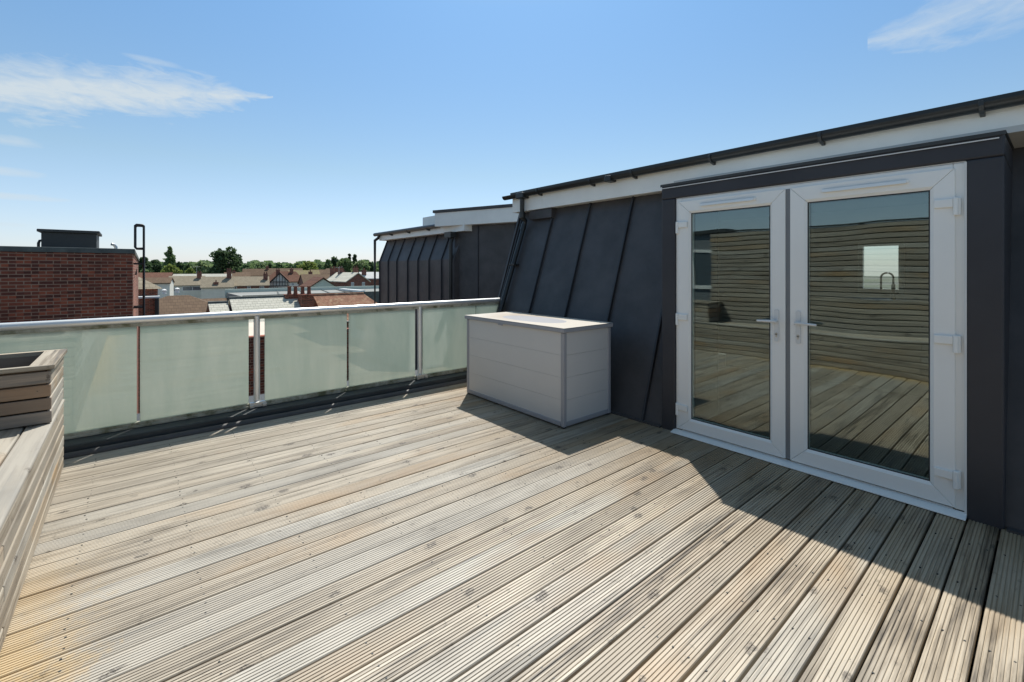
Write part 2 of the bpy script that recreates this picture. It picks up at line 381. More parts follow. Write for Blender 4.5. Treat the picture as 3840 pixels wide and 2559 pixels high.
t.l.new(mx.outputs[0], m2.inputs[1]); t.l.new(gl.outputs[0], m2.inputs[2]); t.l.new(m2.outputs[0], t.n['Material Output'].inputs[0])
M['frost'] = m
# clear double glazing with slightly wavy reflections
m, t, b = base('door_glazing')
o_ = t.new('ShaderNodeTexCoord').outputs['Object']
hgt = t.noise(o_, 1.5, 1, .4)
bn = t.new('ShaderNodeBump'); bn.inputs['Strength'].default_value = 1; bn.inputs['Distance'].default_value = .0022; t.put(bn.inputs['Height'], hgt)
gl = t.new('ShaderNodeBsdfGlossy'); gl.inputs['Roughness'].default_value = .0; gl.inputs[0].default_value = (.86, .96, .95, 1); t.l.new(bn.outputs[0], gl.inputs['Normal'])
tp = t.new('ShaderNodeBsdfTransparent'); tp.inputs[0].default_value = (.82, .88, .84, 1)
lw = t.new('ShaderNodeLayerWeight'); lw.inputs[0].default_value = .3
fac = t.m('ADD', .145, t.m('MULTIPLY', t.m('POWER', lw.outputs['Facing'], 3), .6))
mx = t.new('ShaderNodeMixShader'); t.put(mx.inputs[0], fac)
t.l.new(tp.outputs[0], mx.inputs[1]); t.l.new(gl.outputs[0], mx.inputs[2]); t.l.new(mx.outputs[0], t.n['Material Output'].inputs[0])
M['pane'] = m
# handrail grime: steel with olive dirt on its underside channel
m, t, b = base('grimy_channel'); o_ = t.new('ShaderNodeTexCoord').outputs['Object']
n_ = t.noise(o_, 5, 7, .7, .5)
t.put(b.inputs['Base Color'], t.mix(t.ramp(n_, [(.42, 0), (.62, 1)]), (.46, .43, .34), (.13, .125, .06))); b.inputs['Roughness'].default_value = .7
M['grime'] = m
# ground
m, t, b = base('town_ground'); o_ = t.new('ShaderNodeTexCoord').outputs['Object']
t.put(b.inputs['Base Color'], t.mix(t.ramp(t.noise(o_, .02, 6), [(.4, 0), (.6, 1)]), (.09, .10, .06), (.14, .13, .12))); b.inputs['Roughness'].default_value = .95
M['ground'] = m

GZ = -9.0
# ------------------------------------------------------------------ ground
a = MB(); a.face([(-900, -900, GZ), (900, -900, GZ), (900, 900, GZ), (-900, 900, GZ)])
tag(a.build('ground', M['ground']), kind='structure')

# ------------------------------------------------------------------ timber deck (planks are its pattern)
a = MB()
def plank_profile(w, th, n, gd):
    # ridged board: n ridges across the width
    p = [(0, -th), (w, -th)]
    top = []
    pitch = w / n
    for i in range(n):
        y0 = i * pitch
        e = .0009
        top += [(y0 + (.0012 if i == 0 else pitch * .10), -.0004 if i else -.0015), (y0 + pitch * .20, 0.0002), (y0 + pitch * .66, 0.0002), (y0 + pitch * .78, -.0005 if i < n - 1 else 0)]
        if i < n - 1: top += [(y0 + pitch * .85, -gd), (y0 + pitch * 1.02, -gd)]
        else: top += [(w - .002, -.0012), (w, -.004)]
    top[0] = (0, -.004)
    return p + top[::-1]
y = 4.83; k = 0
PITCH = .1302
yy = 0.196 - 25 * PITCH
edges = []
while yy < 4.80: edges.append(yy); yy += PITCH
for i, y0 in enumerate(edges):
    gap = random.uniform(.0085, .0125) if y0 < 1.2 else random.uniform(.006, .010)
    wv = PITCH - gap
    prof = plank_profile(wv, .027, 8, .0036)
    dz = random.uniform(-.002, .002)
    x0, x1 = -.93, 3.775 if not (2.29 < y0 + .1 and False) else 3.775
    col = (random.random(), random.random(), random.random())
    a.prism([(y0 + gap / 2 + p, q + dz) for p, q in prof], 'x', x0, x1, col)
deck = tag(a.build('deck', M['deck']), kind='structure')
a = MB()
for jx in [-.2 + .45 * i for i in range(9)]:
    for y0 in edges:
        for oy in (.03, .095):
            xx = jx + random.uniform(-.006, .006); yv = y0 + oy + random.uniform(-.004, .004)
            a.lathe([(.0042, -.0045), (.0042, .0006)], (xx, yv, 0), 6)
sw = a.build('deck_screws', M['tank'], deck); tag(sw, kind='stuff')
a = MB(); a.box(-1.6, 3.80, -3.2, 4.86, -.16, -.10)
for jx in [-.2 + .45 * i for i in range(9)]: a.box(jx - .022, jx + .022, -3.1, 4.82, -.10, -.031)
tag(a.build('deck_underside', M['dark']), kind='structure')

# ------------------------------------------------------------------ parapet kerb under the balustrade
par = thing('parapet_kerb', (1.3, 5.2, 0), 'low dark grey kerb with a rounded edge running under the glass balustrade', 'kerb')
a = MB(); a.box(-2.2, 4.25, 4.935, 5.62, -.16, .078); a.build('kerb_cap', M['kerb'], par, bevel=.008)
a = MB(); a.tube([(-2.2, 4.885, .006), (3.78, 4.885, .006)], .034, 12); a.build('edge_roll', M['lead'], par, smooth=True)
a = MB(); a.box(-2.1, 4.2, 5.0, 5.58, GZ, -.162); a.build('wall', M['brick'], par)

# ------------------------------------------------------------------ balustrade
bal = thing('balustrade', (1.3, 5.15, .08), 'frosted green glass balustrade with a round steel handrail along the far deck edge', 'balustrade')
a = MB(); a.tube([(-2.2, 5.15, 1.012), (4.13, 5.15, 1.012)], .032, 20); a.build('handrail', M['steel'], bal, smooth=True)
a = MB(); a.box(-2.2, 4.12, 5.132, 5.168, .955, .984); a.build('glazing_channel', M['grime'], bal, bevel=.003)
a = MB()
a.box(-2.2, 4.12, 5.122, 5.178, .080, .120); a.box(-2.2, 4.12, 5.108, 5.121, .080, .100)
a.build('base_rail', M['grime'], bal, bevel=.003)
for px in (-.85, .975, 2.80):
    a = MB(); a.tube([(px, 5.15, .10), (px, 5.15, .985)], .0285, 18)
    p = a.build('post', M['steel'], bal, smooth=True)
    a = MB(); a.box(px - .075, px + .075, 5.085, 5.121, .0825, .135); a.box(px - .075, px - .035, 5.07, 5.084, .083, .118); a.box(px + .035, px + .075, 5.07, 5.084, .083, .118)
    a.build('foot_clamp', M['chrome'], p, origin=tuple(bal.location), bevel=.004)
for x0, x1 in ((-1.86, -.915), (-.79, .045), (.066, .902), (1.046, 1.878), (1.902, 2.733), (2.842, 3.660), (3.672, 4.10)):
    a = MB(); 
    a.box(x0, x1, 5.143, 5.157, .118, .958); a.build('glass_pane', M['frost'], bal, bevel=.0015, seg=1)

# ------------------------------------------------------------------ penthouse building with the french doors
ph = thing('penthouse', (4.5, 1, 0), 'dark grey zinc clad rooftop flat with white fascia and white french doors', 'building')
SL = .34
YE = 5.18
def mx_(z): return 3.765 + SL * z
a = MB()
TH = .12
ZT = 2.32
def slab(y0, y1, z0=0, z1=ZT):
    v = []
    for yv in (y0, y1):
        v += [(mx_(z0), yv, z0), (mx_(z1), yv, z1), (mx_(z1) + TH, yv, z1), (mx_(z0) + TH, yv, z0)]
    a.poly(v, [(0,1,2,3),(7,6,5,4),(0,4,5,1),(1,5,6,2),(2,6,7,3),(3,7,4,0)])
seams = [2.532 + .648 * k for k in range(0, 5)]
ed = [2.30] + seams[0:] 
for y0, y1 in zip([2.30, *seams], [*seams, YE]):
    if y1 > y0 and y0 < YE: slab(y0 + .0015, min(y1, YE) - .0015)
a.build('cladding', M['lead'], ph); a = MB()
rs = [.19, -.06, -.708, -1.356, -2.0, -2.65, -3.3]
for y1, y0 in zip(rs, rs[1:]): slab(y0 + .0015, y1 - .0015)
a.build('cladding', M['lead'], ph)
for ys in seams + rs[1:-1]:
    if ys > YE - .05: continue
    a = MB(); v = []
    for yv in (ys - .011, ys + .011):
        v += [(mx_(0) - .004 - .030, yv, .0), (mx_(ZT) - .034, yv, ZT), (mx_(ZT) + .01, yv, ZT), (mx_(0) + .01, yv, 0)]
    a.poly(v, [(0,1,2,3),(7,6,5,4),(0,4,5,1),(1,5,6,2),(2,6,7,3),(3,7,4,0)])
    a.build('standing_seam', M['lead_seam'], ph, bevel=.004)
# edge trim at the far end
a = MB(); v = []
for yv in (YE - .012, YE + .02):
    v += [(mx_(0) - .045, yv, -.1), (mx_(ZT) - .045, yv, ZT), (mx_(ZT) + .1, yv, ZT), (mx_(0) + .1, yv, -.1)]
a.poly(v, [(0,1,2,3),(7,6,5,4),(0,4,5,1),(1,5,6,2),(2,6,7,3),(3,7,4,0)]); a.build('edge_trim', M['lead'], ph)
for fa, fb in ((2.33, YE), (-3.2, .17)):
    a = MB(); a.box(3.72, 3.764, fa, fb, -.02, .012); a.build('base_flashing', M['lead'], ph)
# end wall, rear wall, room
a = MB()
for ya, yb in ((5.0, 5.16), (-3.4, -3.24)): a.prism([(3.95, -.16), (8.0, -.16), (8.0, 2.3), (mx_(2.3) + .125, 2.3), (mx_(0) + .125, 0)], 'y', ya, yb)
a.box(7.84, 8.0, -3.24, 1.30, 0, 2.3); a.box(7.84, 8.0, 1.74, 5.0, 0, 2.3); a.box(7.84, 8.0, 1.30, 1.74, 0, 1.16); a.box(7.84, 8.0, 1.30, 1.74, 1.80, 2.3)
a.build('wall', M['inner'], ph)
a = MB(); a.box(3.90, 7.84, -3.24, 5.0, -.16, -.01); a.build('interior_floor', M['floor_in'], ph)
a = MB(); a.box(4.70, 7.9, -3.3, 5.1, 2.305, 2.34); a.box(4.0, 4.72, .1, 2.35, 2.262, 2.30); a.build('ceiling', M['inner'], ph)
a = MB(); a.box(3.95, 8.0, -3.4, 5.16, GZ, -.165); a.build('lower_storeys', M['brick'], ph)
a = MB(); a.box(7.80, 7.839, 1.27, 1.33, 1.13, 1.83); a.box(7.80, 7.839, 1.71, 1.77, 1.13, 1.83); a.box(7.80, 7.839, 1.33, 1.71, 1.77, 1.83); a.box(7.78, 7.839, 1.33, 1.71, 1.13, 1.19)
wf = a.build('kitchen_window', M['upvc'], ph, bevel=.004)
# fascia, soffit, roof, gutter
FX = 4.41
a = MB(); a.box(FX, FX + .02, -3.4, 4.60, 2.305, 2.555); a.box(FX, FX + .02, 4.603, 5.245, 2.305, 2.555)
a.box(FX + .021, 8.15, 5.225, 5.245, 2.305, 2.555); a.build('fascia', M['fascia'], ph, bevel=.002)
a = MB(); a.box(FX + .021, 4.62, -3.4, 5.224, 2.308, 2.318); a.build('soffit', M['fascia'], ph)
a = MB(); a.box(FX - .03, 8.15, -3.4, 5.26, 2.557, 2.60); a.build('roof', M['gutter'], ph)
a = MB()
pr = []
for k in range(0, 13):
    t_ = math.pi + math.pi * k / 12; pr.append((FX - .058 + .052 * math.cos(t_), 2.552 + .052 * math.sin(t_)))
for k in range(12, -1, -1):
    t_ = math.pi + math.pi * k / 12; pr.append((FX - .058 + .046 * math.cos(t_), 2.552 + .046 * math.sin(t_)))
a.prism(pr, 'y', -3.4, 5.36); gu = a.build('gutter', M['gutter'], ph, smooth=True)
for yb in (4.60, 3.66, 3.05, 2.15, 1.23, .31, -.6):
    a = MB(); a.prism([(FX - .121, 2.562), (FX - .121, 2.53), (FX - .10, 2.500), (FX - .06, 2.488), (FX - .002, 2.478), (FX - .002, 2.562)], 'y', yb - .013, yb + .013)
    a.build('gutter_bracket', M['gutter'], gu, origin=tuple(ph.location), bevel=.002)
a = MB(); a.box(FX - .122, FX, 3.33, 3.42, 2.485, 2.556); a.build('gutter_joint', M['gutter'], gu, origin=tuple(ph.location), bevel=.01)
a = MB(); a.box(FX - .125, FX, 4.87, 5.03, 2.475, 2.56); a.build('gutter_outlet', M['gutter'], gu, origin=tuple(ph.location), bevel=.012)
a = MB()
a.tube([(4.345, 4.95, 2.50), (4.345, 4.95, 2.24), (4.355, 4.955, 2.205), (4.42, 4.97, 2.165), (mx_(2.07) - .055, 4.985, 2.10), (mx_(2.0) - .06, 4.99, 2.0), (mx_(1.0) - .06, 5.02, 1.0), (mx_(.02) - .06, 5.04, .02)], .034, 14)
a.tube([(4.345, 4.95, 2.285), (4.345, 4.95, 2.20)], .040, 14); a.tube([(mx_(2.09) - .06, 4.985, 2.115), (mx_(2.0) - .06, 4.99, 2.02)], .040, 14)
dp = a.build('downpipe', M['gutter'], ph, smooth=True)
for zz in (1.52, .6):
    a = MB(); a.box(mx_(zz) - .10, mx_(zz) + .01, 4.945, 5.06, zz - .014, zz + .014)
    a.build('pipe_clip', M['gutter'], dp, origin=tuple(ph.location), bevel=.003)
a = MB(); a.box(4.44, 4.60, 4.45, 4.90, 2.17, 2.303); a.build('vent_cowl', M['lead'], ph, bevel=.006)
# door surround (projecting dormer)
X0 = 3.735; Y0, Y1, Z1 = .178, 2.318, 2.215; YD0, YD1, ZD = .332, 2.182, 2.088
a = MB()
a.box(X0, 4.56, YD1, Y1, -.02, ZD); a.box(X0, 4.56, Y0, YD0, -.02, ZD)
a.prism([(X0, ZD + .0005), (4.58, ZD + .0005), (4.58, Z1 + .04), (X0, Z1)], 'y', Y0, Y1)
a.build('door_surround', M['surround'], ph, bevel=.012, seg=3)
a = MB()
a.prism([(X0 - .010, Z1 - .012), (X0 - .004, Z1 - .012), (X0 - .002, Z1 + .002), (4.56, Z1 + .043), (4.56, Z1 + .052), (X0 - .010, Z1 + .012)], 'y', Y0 - .006, Y1 + .006)
a.build('top_flashing', M['kerb'], ph, bevel=.002)
a = MB(); a.box(X0 - .015, X0 - .0105, Y0 + .02, Y1 - .005, Z1 - .030, Z1 - .024); a.build('lip_highlight', M['white'], ph)  # small drip lip, coloured white to paint the sunlit line along it
a = MB(); a.box(X0 + .018, X0 + .055, YD0 + .001, YD1 - .001, ZD - .006, ZD - .0005); a.box(X0 - .0025, X0 + .05, YD0 - .004, YD0 + .006, .02, ZD - .01)
a.build('sealant_bead', M['white'], ph)
# door frame
XF = 3.752
a = MB()
a.box(XF, XF + .07, YD0 + .001, YD0 + .055, .03, ZD - .007); a.box(XF, XF + .07, YD1 - .055, YD1 - .001, .03, ZD - .007)
a.box(XF + .0005, XF + .0695, YD0 + .0555, YD1 - .0555, ZD - .055, ZD - .0075)
a.build('door_frame', M['upvc'], ph, bevel=.006, seg=3)
a = MB(); a.box(XF + .001, XF + .10, YD0 + .056, YD1 - .056, .001, .030)
a.prism([(XF - .075, .004), (XF + .0, .004), (XF + .0, .027), (XF - .072, .012)], 'y', YD0 - .004, YD1 + .012)
a.build('threshold', M['upvc'], ph, bevel=.002)
def ring_leaf(y0, y1, z0, z1, fw, x, th, glass):
    """mitred sash: four trapezoid members with bevelled inner bead"""
    a = MB()
    gy0, gy1, gz0, gz1 = glass
    e = .0008
    O = [(y0, z0), (y1, z0), (y1, z1), (y0, z1)]; I = [(gy0, gz0), (gy1, gz0), (gy1, gz1), (gy0, gz1)]
    for k in range(4):
        o0, o1 = O[k], O[(k + 1) % 4]; i0, i1 = I[k], I[(k + 1) % 4]
        def sh(p, q, s):   # shift a bit along member so the mitre line shows
            dx, dy = q[0] - p[0], q[1] - p[1]; l = math.hypot(dx, dy); return (p[0] + dx / l * s, p[1] + dy / l * s)
        O0, O1, I0, I1 = sh(o0, o1, e), sh(o1, o0, e), sh(i0, i1, e), sh(i1, i0, e)
        ln = lambda p, q, f: (p[0] + (q[0] - p[0]) * f, p[1] + (q[1] - p[1]) * f)
        M0, M1 = ln(I0, O0, .17), ln(I1, O1, .17)
        a.poly([(x, *O0), (x, *O1), (x, *M1), (x, *M0), (x + .014, *I1), (x + .014, *I0),
                (x + th, *O0), (x + th, *O1), (x + th, *I1), (x + th, *I0)],
               [(0,1,2,3), (3,2,4,5), (6,9,8,7), (0,6,7,1), (5,4,8,9), (0,3,5,9,6), (1,7,8,4,2)])
    return a
def door_leaf(y0, y1, glass, hinge_y, lock_y, lever_dir, vent):
    xl = XF - .016
    z0, z1 = .042, 2.052
    lf = ring_leaf(y0, y1, z0, z1, .1, xl, .068, glass).build('door_leaf', M['upvc'], ph)
    md = lf.modifiers.new('bevel', 'BEVEL'); md.width = .003; md.segments = 2; md.limit_method = 'ANGLE'; md.angle_limit = R(40)
    org = tuple(ph.location)
    gy0, gy1, gz0, gz1 = glass
    a = MB(); a.box(xl + .020, xl + .044, gy0 - .012, gy1 + .012, gz0 - .012, gz1 + .012); a.build('glazing', M['pane'], lf, origin=org)
    a = MB(); s_ = .006
    a.box(xl + .0145, xl + .0195, gy0 - .001, gy0 + s_, gz0, gz1); a.box(xl + .0145, xl + .0195, gy1 - s_, gy1 + .001, gz0, gz1)
    a.box(xl + .0145, xl + .0195, gy0 + s_, gy1 - s_, gz0 - .001, gz0 + s_); a.box(xl + .0145, xl + .0195, gy0 + s_, gy1 - s_, gz1 - s_, gz1 + .001)
    a.build('gasket', M['gasket'], lf, origin=org)
    s = 1 if hinge_y > (y0 + y1) / 2 else -1
    for hz in (.232, 1.032, 1.845):
        a = MB()
        ye = hinge_y
        a.box(xl - .017, xl - .0005, min(ye, ye - s * .085), max(ye, ye - s * .085), hz - .026, hz + .026)
        a.tube([(xl - .010, ye + s * .012, hz - .075), (xl - .010, ye + s * .012, hz + .030)], .0125, 10)
        a.box(xl - .004, xl + .0155, min(ye + s * .002, ye + s * .032), max(ye + s * .002, ye + s * .032), hz - .074, hz + .03)
        a.build('hinge', M['upvc'], lf, origin=org, bevel=.005, seg=2)
    # handle
    a = MB(); cy = lock_y; n = 8; pr = []
    hw, zt, zb = .0155, 1.152, .908
    for k in range(n + 1): t_ = math.pi * k / n; pr.append((cy + hw * math.cos(t_), zt - hw + hw * math.sin(t_)))
    for k in range(n + 1): t_ = math.pi + math.pi * k / n; pr.append((cy + hw * math.cos(t_), zb + hw + hw * math.sin(t_)))
    a.prism(pr, 'x', xl - .011, xl - .0003)
    a.tube([(xl - .008, cy, 1.062), (xl - .045, cy, 1.062)], .011, 12)
    a.tube([(xl - .045, cy - lever_dir * .012, 1.062), (xl - .047, cy + lever_dir * .05, 1.062), (xl - .043, cy + lever_dir * .125, 1.058)], [.0115, .010, .0085], 12)
    a.build('handle', M['white'], lf, origin=org, smooth=True)
    a = MB(); a.tube([(xl - .0135, cy, .968), (xl - .0105, cy, .968)], .009, 12); a.box(xl - .0135, xl - .0105, cy - .0055, cy + .0055, .942, .968)
    a.build('keyhole', M['chrome'], lf, origin=org)
    a = MB(); a.box(xl - .0032, xl - .0004, cy - .002, cy + .002, 0.01 + .95, .974) if False else None
    a = MB(); a.box(xl - .016, xl - .0005, vent[0], vent[1], 1.993, 2.012); a.prism([(xl - .026, 1.990), (xl - .0005, 1.992), (xl - .0005, 2.012), (xl - .017, 2.012)], 'y', vent[0] + .01, vent[1] - .01)
    a.build('trickle_vent', M['upvc'], lf, origin=org, bevel=.0015)
    return lf
door_leaf(1.288, 2.152, (1.397, 2.036, .148, 1.942), 2.145, 1.345, 1, (1.495, 1.948))
door_leaf(.378, 1.256, (.490, 1.146, .155, 1.936), .385, 1.200, -1, (.586, 1.057))
a = MB(); a.box(XF - .004, XF + .05, 1.2575, 1.2865, .043, 2.050); a.build('meeting_gasket', M['upvc_line'], ph)

# kitchen seen through the glass
kc = thing('kitchen_counter', (7.1, 1.6, 0), 'pale kitchen counter with worktop inside, under the small window', 'counter')
a = MB(); a.box(6.9, 7.45, .2, 3.2, 0, 1.04); a.build('cabinet', M['inner'], kc, bevel=.004)
a = MB(); a.box(6.86, 7.5, .16, 3.24, 1.041, 1.08); a.build('worktop', M['white'], kc, bevel=.004)
kt = thing('kitchen_tap', (7.2, 1.29, 1.08), 'black spring neck tap standing on the kitchen worktop, seen through the right door', 'tap')
a = MB(); a.tube([(7.2, 1.275, 1.082), (7.2, 1.275, 1.27)], .020, 12); a.tube([(7.2, 1.275, 1.27)] + [(7.2, 1.335 - .06 * math.cos(math.pi * k / 10), 1.35 + .06 * math.sin(math.pi * k / 10)) for k in range(11)] + [(7.2, 1.395, 1.20)], .011, 10)
a.build('spout', M['pole'], kt, smooth=True)
a = MB(); a.tube([(7.2, 1.275, 1.15), (7.2, 1.225, 1.165)], .007, 8); a.build('lever', M['pole'], kt, smooth=True)

# ------------------------------------------------------------------ storage box
SX0, SX1, SY0, SY1 = 3.015, 3.70, 2.862, 4.42
sb = thing('storage_box', (SX0, SY0, 0), 'grey plastic garden storage box with flat lid against the zinc wall', 'storage box')
pz = [.045, .255, .46, .665, .872]
def fp(o): return o
a = MB()
for z0, z1 in zip(pz, pz[1:]): a.box(SX0 + .008, SX0 + .03, SY0 + .03, SY1 - .03, z0 + .0005, z1 - .0005)
a.build('front_panel', M['box_panel'], sb, bevel=.0013)
a = MB()
for z0, z1 in zip(pz, pz[1:]): a.box(SX0 + .03, SX1 - .03, SY0 + .008, SY0 + .028, z0 + .0005, z1 - .0005)
a.build('side_panel', M['box_panel'], sb, bevel=.002)
a = MB()
for z0, z1 in zip(pz, pz[1:]): a.box(SX0 + .03, SX1 - .03, SY1 - .028, SY1 - .008, z0 + .0005, z1 - .0005)
a.build('side_panel', M['box_panel'], sb, bevel=.002)
a = MB(); a.box(SX1 - .03, SX1 - .01, SY0 + .03, SY1 - .03, .045, .872); a.build('back_panel', M['box_panel'], sb)
for cx, cy in ((SX0, SY0), (SX0, SY1 - .042), (SX1 - .042, SY0), (SX1 - .042, SY1 - .042)):
    a = MB(); a.box(cx, cx + .042, cy, cy + .042, .012, .873); a.build('corner_post', M['box_trim'], sb, bevel=.008, seg=3)
a = MB()
a.box(SX0 + .002, SX0 + .034, SY0 + .0425, SY1 - .0425, .014, .058); a.box(SX0 + .0425, SX1 - .0425, SY0 + .002, SY0 + .034, .014, .058)
a.box(SX0 + .0425, SX1 - .0425, SY1 - .034, SY1 - .002, .014, .058); a.build('base_rail', M['box_trim'], sb, bevel=.006)
for cx, cy in ((SX0 + .005, SY0 + .005), (SX0 + .005, SY1 - .035), (SX1 - .035, SY0 + .005)):
    a = MB(); a.box(cx, cx + .03, cy, cy + .03, .001, .0118); a.build('foot', M['gasket'], sb)
a = MB()
LX0, LX1, LY0, LY1 = SX0 - .018, SX1 + .012, SY0 - .018, SY1 + .018
nx, ny = 10, 18
top = {}
vs = []; fs = []
for i in range(nx + 1):
    for j in range(ny + 1):
        u, v_ = i / nx, j / ny
        edge = min(u, 1 - u, v_, 1 - v_)
        sag = -.004 * math.sin(math.pi * v_) * math.sin(math.pi * u) + (0 if edge == 0 else -.002)
        vs.append((LX0 + (LX1 - LX0) * u, LY0 + (LY1 - LY0) * v_, .918 + sag))
for i in range(nx):
    for j in range(ny):
        fs.append((i * (ny + 1) + j, (i + 1) * (ny + 1) + j, (i + 1) * (ny + 1) + j + 1, i * (ny + 1) + j + 1))
a.poly(vs, fs); a.build('lid_top', M['lid'], sb, smooth=True)
lid_t = sb.children[-1] if False else None
a = MB()
a.box(LX0, LX1, LY0, LY1, .876, .9135)
a.build('lid', M['box_trim'], sb, bevel=.005)
a = MB(); a.box(SX0 - .022, SX0 - .0185, 3.72, 3.80, .862, .878); a.build('lid_catch', M['box_trim'], sb)

# ------------------------------------------------------------------ timber bench, planter and slatted wall
BX = -.372     # front face
def slat(a, x0, x1, y0, y1, z0, z1): a.box(x0, x1, y0, y1, z0, z1)
bench = thing('timber_bench', (-.6, 1.5, 0), 'weathered slatted timber bench built along the left side of the deck', 'bench')
SP = .0785
a = MB()
for k in range(6):
    z0 = .006 + k * SP; j = random.uniform(-.0015, .0015)
    segs = [(-3.2, 1.1), (1.103, 4.68)] if k % 2 else [(-3.2, 2.6), (2.603, 4.68)]
    for s0, s1 in segs: slat(a, BX - .022 + j, BX + j, s0, s1, z0, z0 + SP - .009)
a.build('front_cladding', M['wood_y'], bench, bevel=.006, seg=2)
a = MB()
for k in range(6):
    z0 = .006 + k * SP
    slat(a, -.86, BX - .024, 4.656, 4.678, z0, z0 + SP - .009)
a.build('end_cladding', M['wood_x'], bench, bevel=.006)
for k in range(4):
    x1 = BX + .006 - k * .1215
    a = MB(); col = (random.random(), random.random(), random.random())
    a.box(x1 - .115, x1, -3.2, 4.66, .478, .506, col); a.build('seat_board', M['wood_y'], bench, bevel=.010, seg=3)
for yb in (-3.1, -1.5, 0, 1.5, 3.0, 4.6):
    a = MB(); a.box(-.84, BX - .03, yb - .03, yb + .03, .0, .476); a.build('frame_rib', M['wood_x'], bench)
pl = thing('timber_planter', (-.62, 4.3, .507), 'square slatted timber planter with open soil top on the end of the bench', 'planter')
PY0, PY1, PX1, PX0 = 3.955, 4.66, BX, -.868
def side(name, fn, mat):
    a = MB()
    for k in range(4):
        z0 = .512 + k * .0815; fn(a, z0, z0 + .0815 - .010, random.uniform(-.003, .003))
    return a.build(name, mat, pl, bevel=.005, seg=2)
side('side_cladding', lambda a, z0, z1, j: a.box(PX0, PX1 + j, PY0 + j, PY0 + .022, z0, z1), M['wood_raw'])
side('side_cladding', lambda a, z0, z1, j: a.box(PX1 - .022, PX1 + j * .5, PY0 + .0225, PY1 - .0225, z0, z1), M['wood_y'])
side('side_cladding', lambda a, z0, z1, j: a.box(PX0, PX1, PY1 - .022, PY1, z0, z1), M['wood_x'])
side('side_cladding', lambda a, z0, z1, j: a.box(PX0, PX0 + .022, PY0 + .0225, PY1 - .0225, z0, z1), M['wood_y'])
zt0, zt1 = .842, .868; e0 = .018; wd = .115
def frame_board(p, mat):
    a = MB(); a.prism(p, 'z', zt0, zt1); a.build('top_board', mat, pl, bevel=.003)
ox0, ox1, oy0, oy1 = PX0 - e0, PX1 + e0, PY0 - e0, PY1 + e0
wn = .045
frame_board([(ox0, oy0), (ox1 - .001, oy0), (ox1 - wd - .001, oy0 + wn), (ox0 + wd, oy0 + wn)], M['wood_x'])
frame_board([(ox1, oy0), (ox1, oy1), (ox1 - wd, oy1 - wn), (ox1 - wd, oy0 + wn)], M['wood_y'])
frame_board([(ox1 - .001, oy1), (ox0, oy1), (ox0 + wd, oy1 - wn), (ox1 - wd - .001, oy1 - wn)], M['wood_x'])
frame_board([(ox0, oy1), (ox0, oy0), (ox0 + wd, oy0 + wn), (ox0 + wd, oy1 - wn)], M['wood_y'])
a = MB(); a.box(PX0 + .024, PX1 - .024, PY0 + .024, PY1 - .024, .512, .74)
sl_ = a.build('soil', M['soil'], pl)
a = MB()
for b_ in ((PX0 + .0225, PX1 - .0225, PY0 + .0225, PY0 + .034), (PX0 + .0225, PX1 - .0225, PY1 - .034, PY1 - .0225), (PX0 + .0225, PX0 + .034, PY0 + .0345, PY1 - .0345), (PX1 - .034, PX1 - .0225, PY0 + .0345, PY1 - .0345)): a.box(*b_, .741, .8415)
a.build('liner', M['wood_raw'], pl)

WX = -.888
sw_ = thing('slatted_wall', (WX, .5, 0), 'tall slatted timber wall behind the bench, facing the french doors', 'wall')
a = MB()
for k in range(27):
    z0 = .016 + k * SP
    yb = -3.2; 
    cuts = sorted([random.uniform(-1.5, 4.0) for _ in range(1)])
    for s0, s1 in zip([-3.2] + [c + .002 for c in cuts], cuts + [4.17]): slat(a, WX - .02 + random.uniform(-.002, .002), WX, s0, s1, z0, z0 + SP - .014)
a.build('slats', M['wood_y'], sw_, bevel=.005)
a = MB()
for yb in (-3.1, -2.1, -1.1, -.1, .9, 1.9, 2.9, 4.12): a.box(WX - .07, WX - .025, yb - .04, yb + .04, 0, 2.14)
a.box(WX - .09, WX - .072, -3.2, 4.17, 0, 2.13)
a.build('frame', M['dark'], sw_)
a = MB(); a.box(WX - .10, WX + .01, -3.2, 4.18, 2.137, 2.155); a.build('capping', M['kerb'], sw_)

nb = thing('neighbour_flat', (-1.7, 5.5, 0), 'blue grey rendered flat beyond the slatted wall, only seen reflected in the doors', 'building')
a = MB(); a.box(-1.9, -1.55, 4.2, 6.4, GZ, 2.18); a.build('wall', M['neigh'], nb)
a = MB(); a.box(-1.95, -1.5, 4.19, 6.45, 2.182, 2.25); a.build('roof', M['kerb'], nb)
a = MB()
a.box(-1.549, -1.52, 4.36, 5.9, 1.80, 1.86); a.box(-1.549, -1.52, 4.36, 5.9, 1.06, 1.13)
for yb in (4.36, 4.85, 5.36, 5.84): a.box(-1.549, -1.521, yb, yb + .06, 1.13, 1.80)
wfr = a.build('window', M['upvc'], nb, bevel=.004)
a = MB(); a.box(-1.549, -1.535, 4.42, 5.84, 1.13, 1.80); a.build('pane', M['glass_far'], wfr, origin=tuple(nb.location))

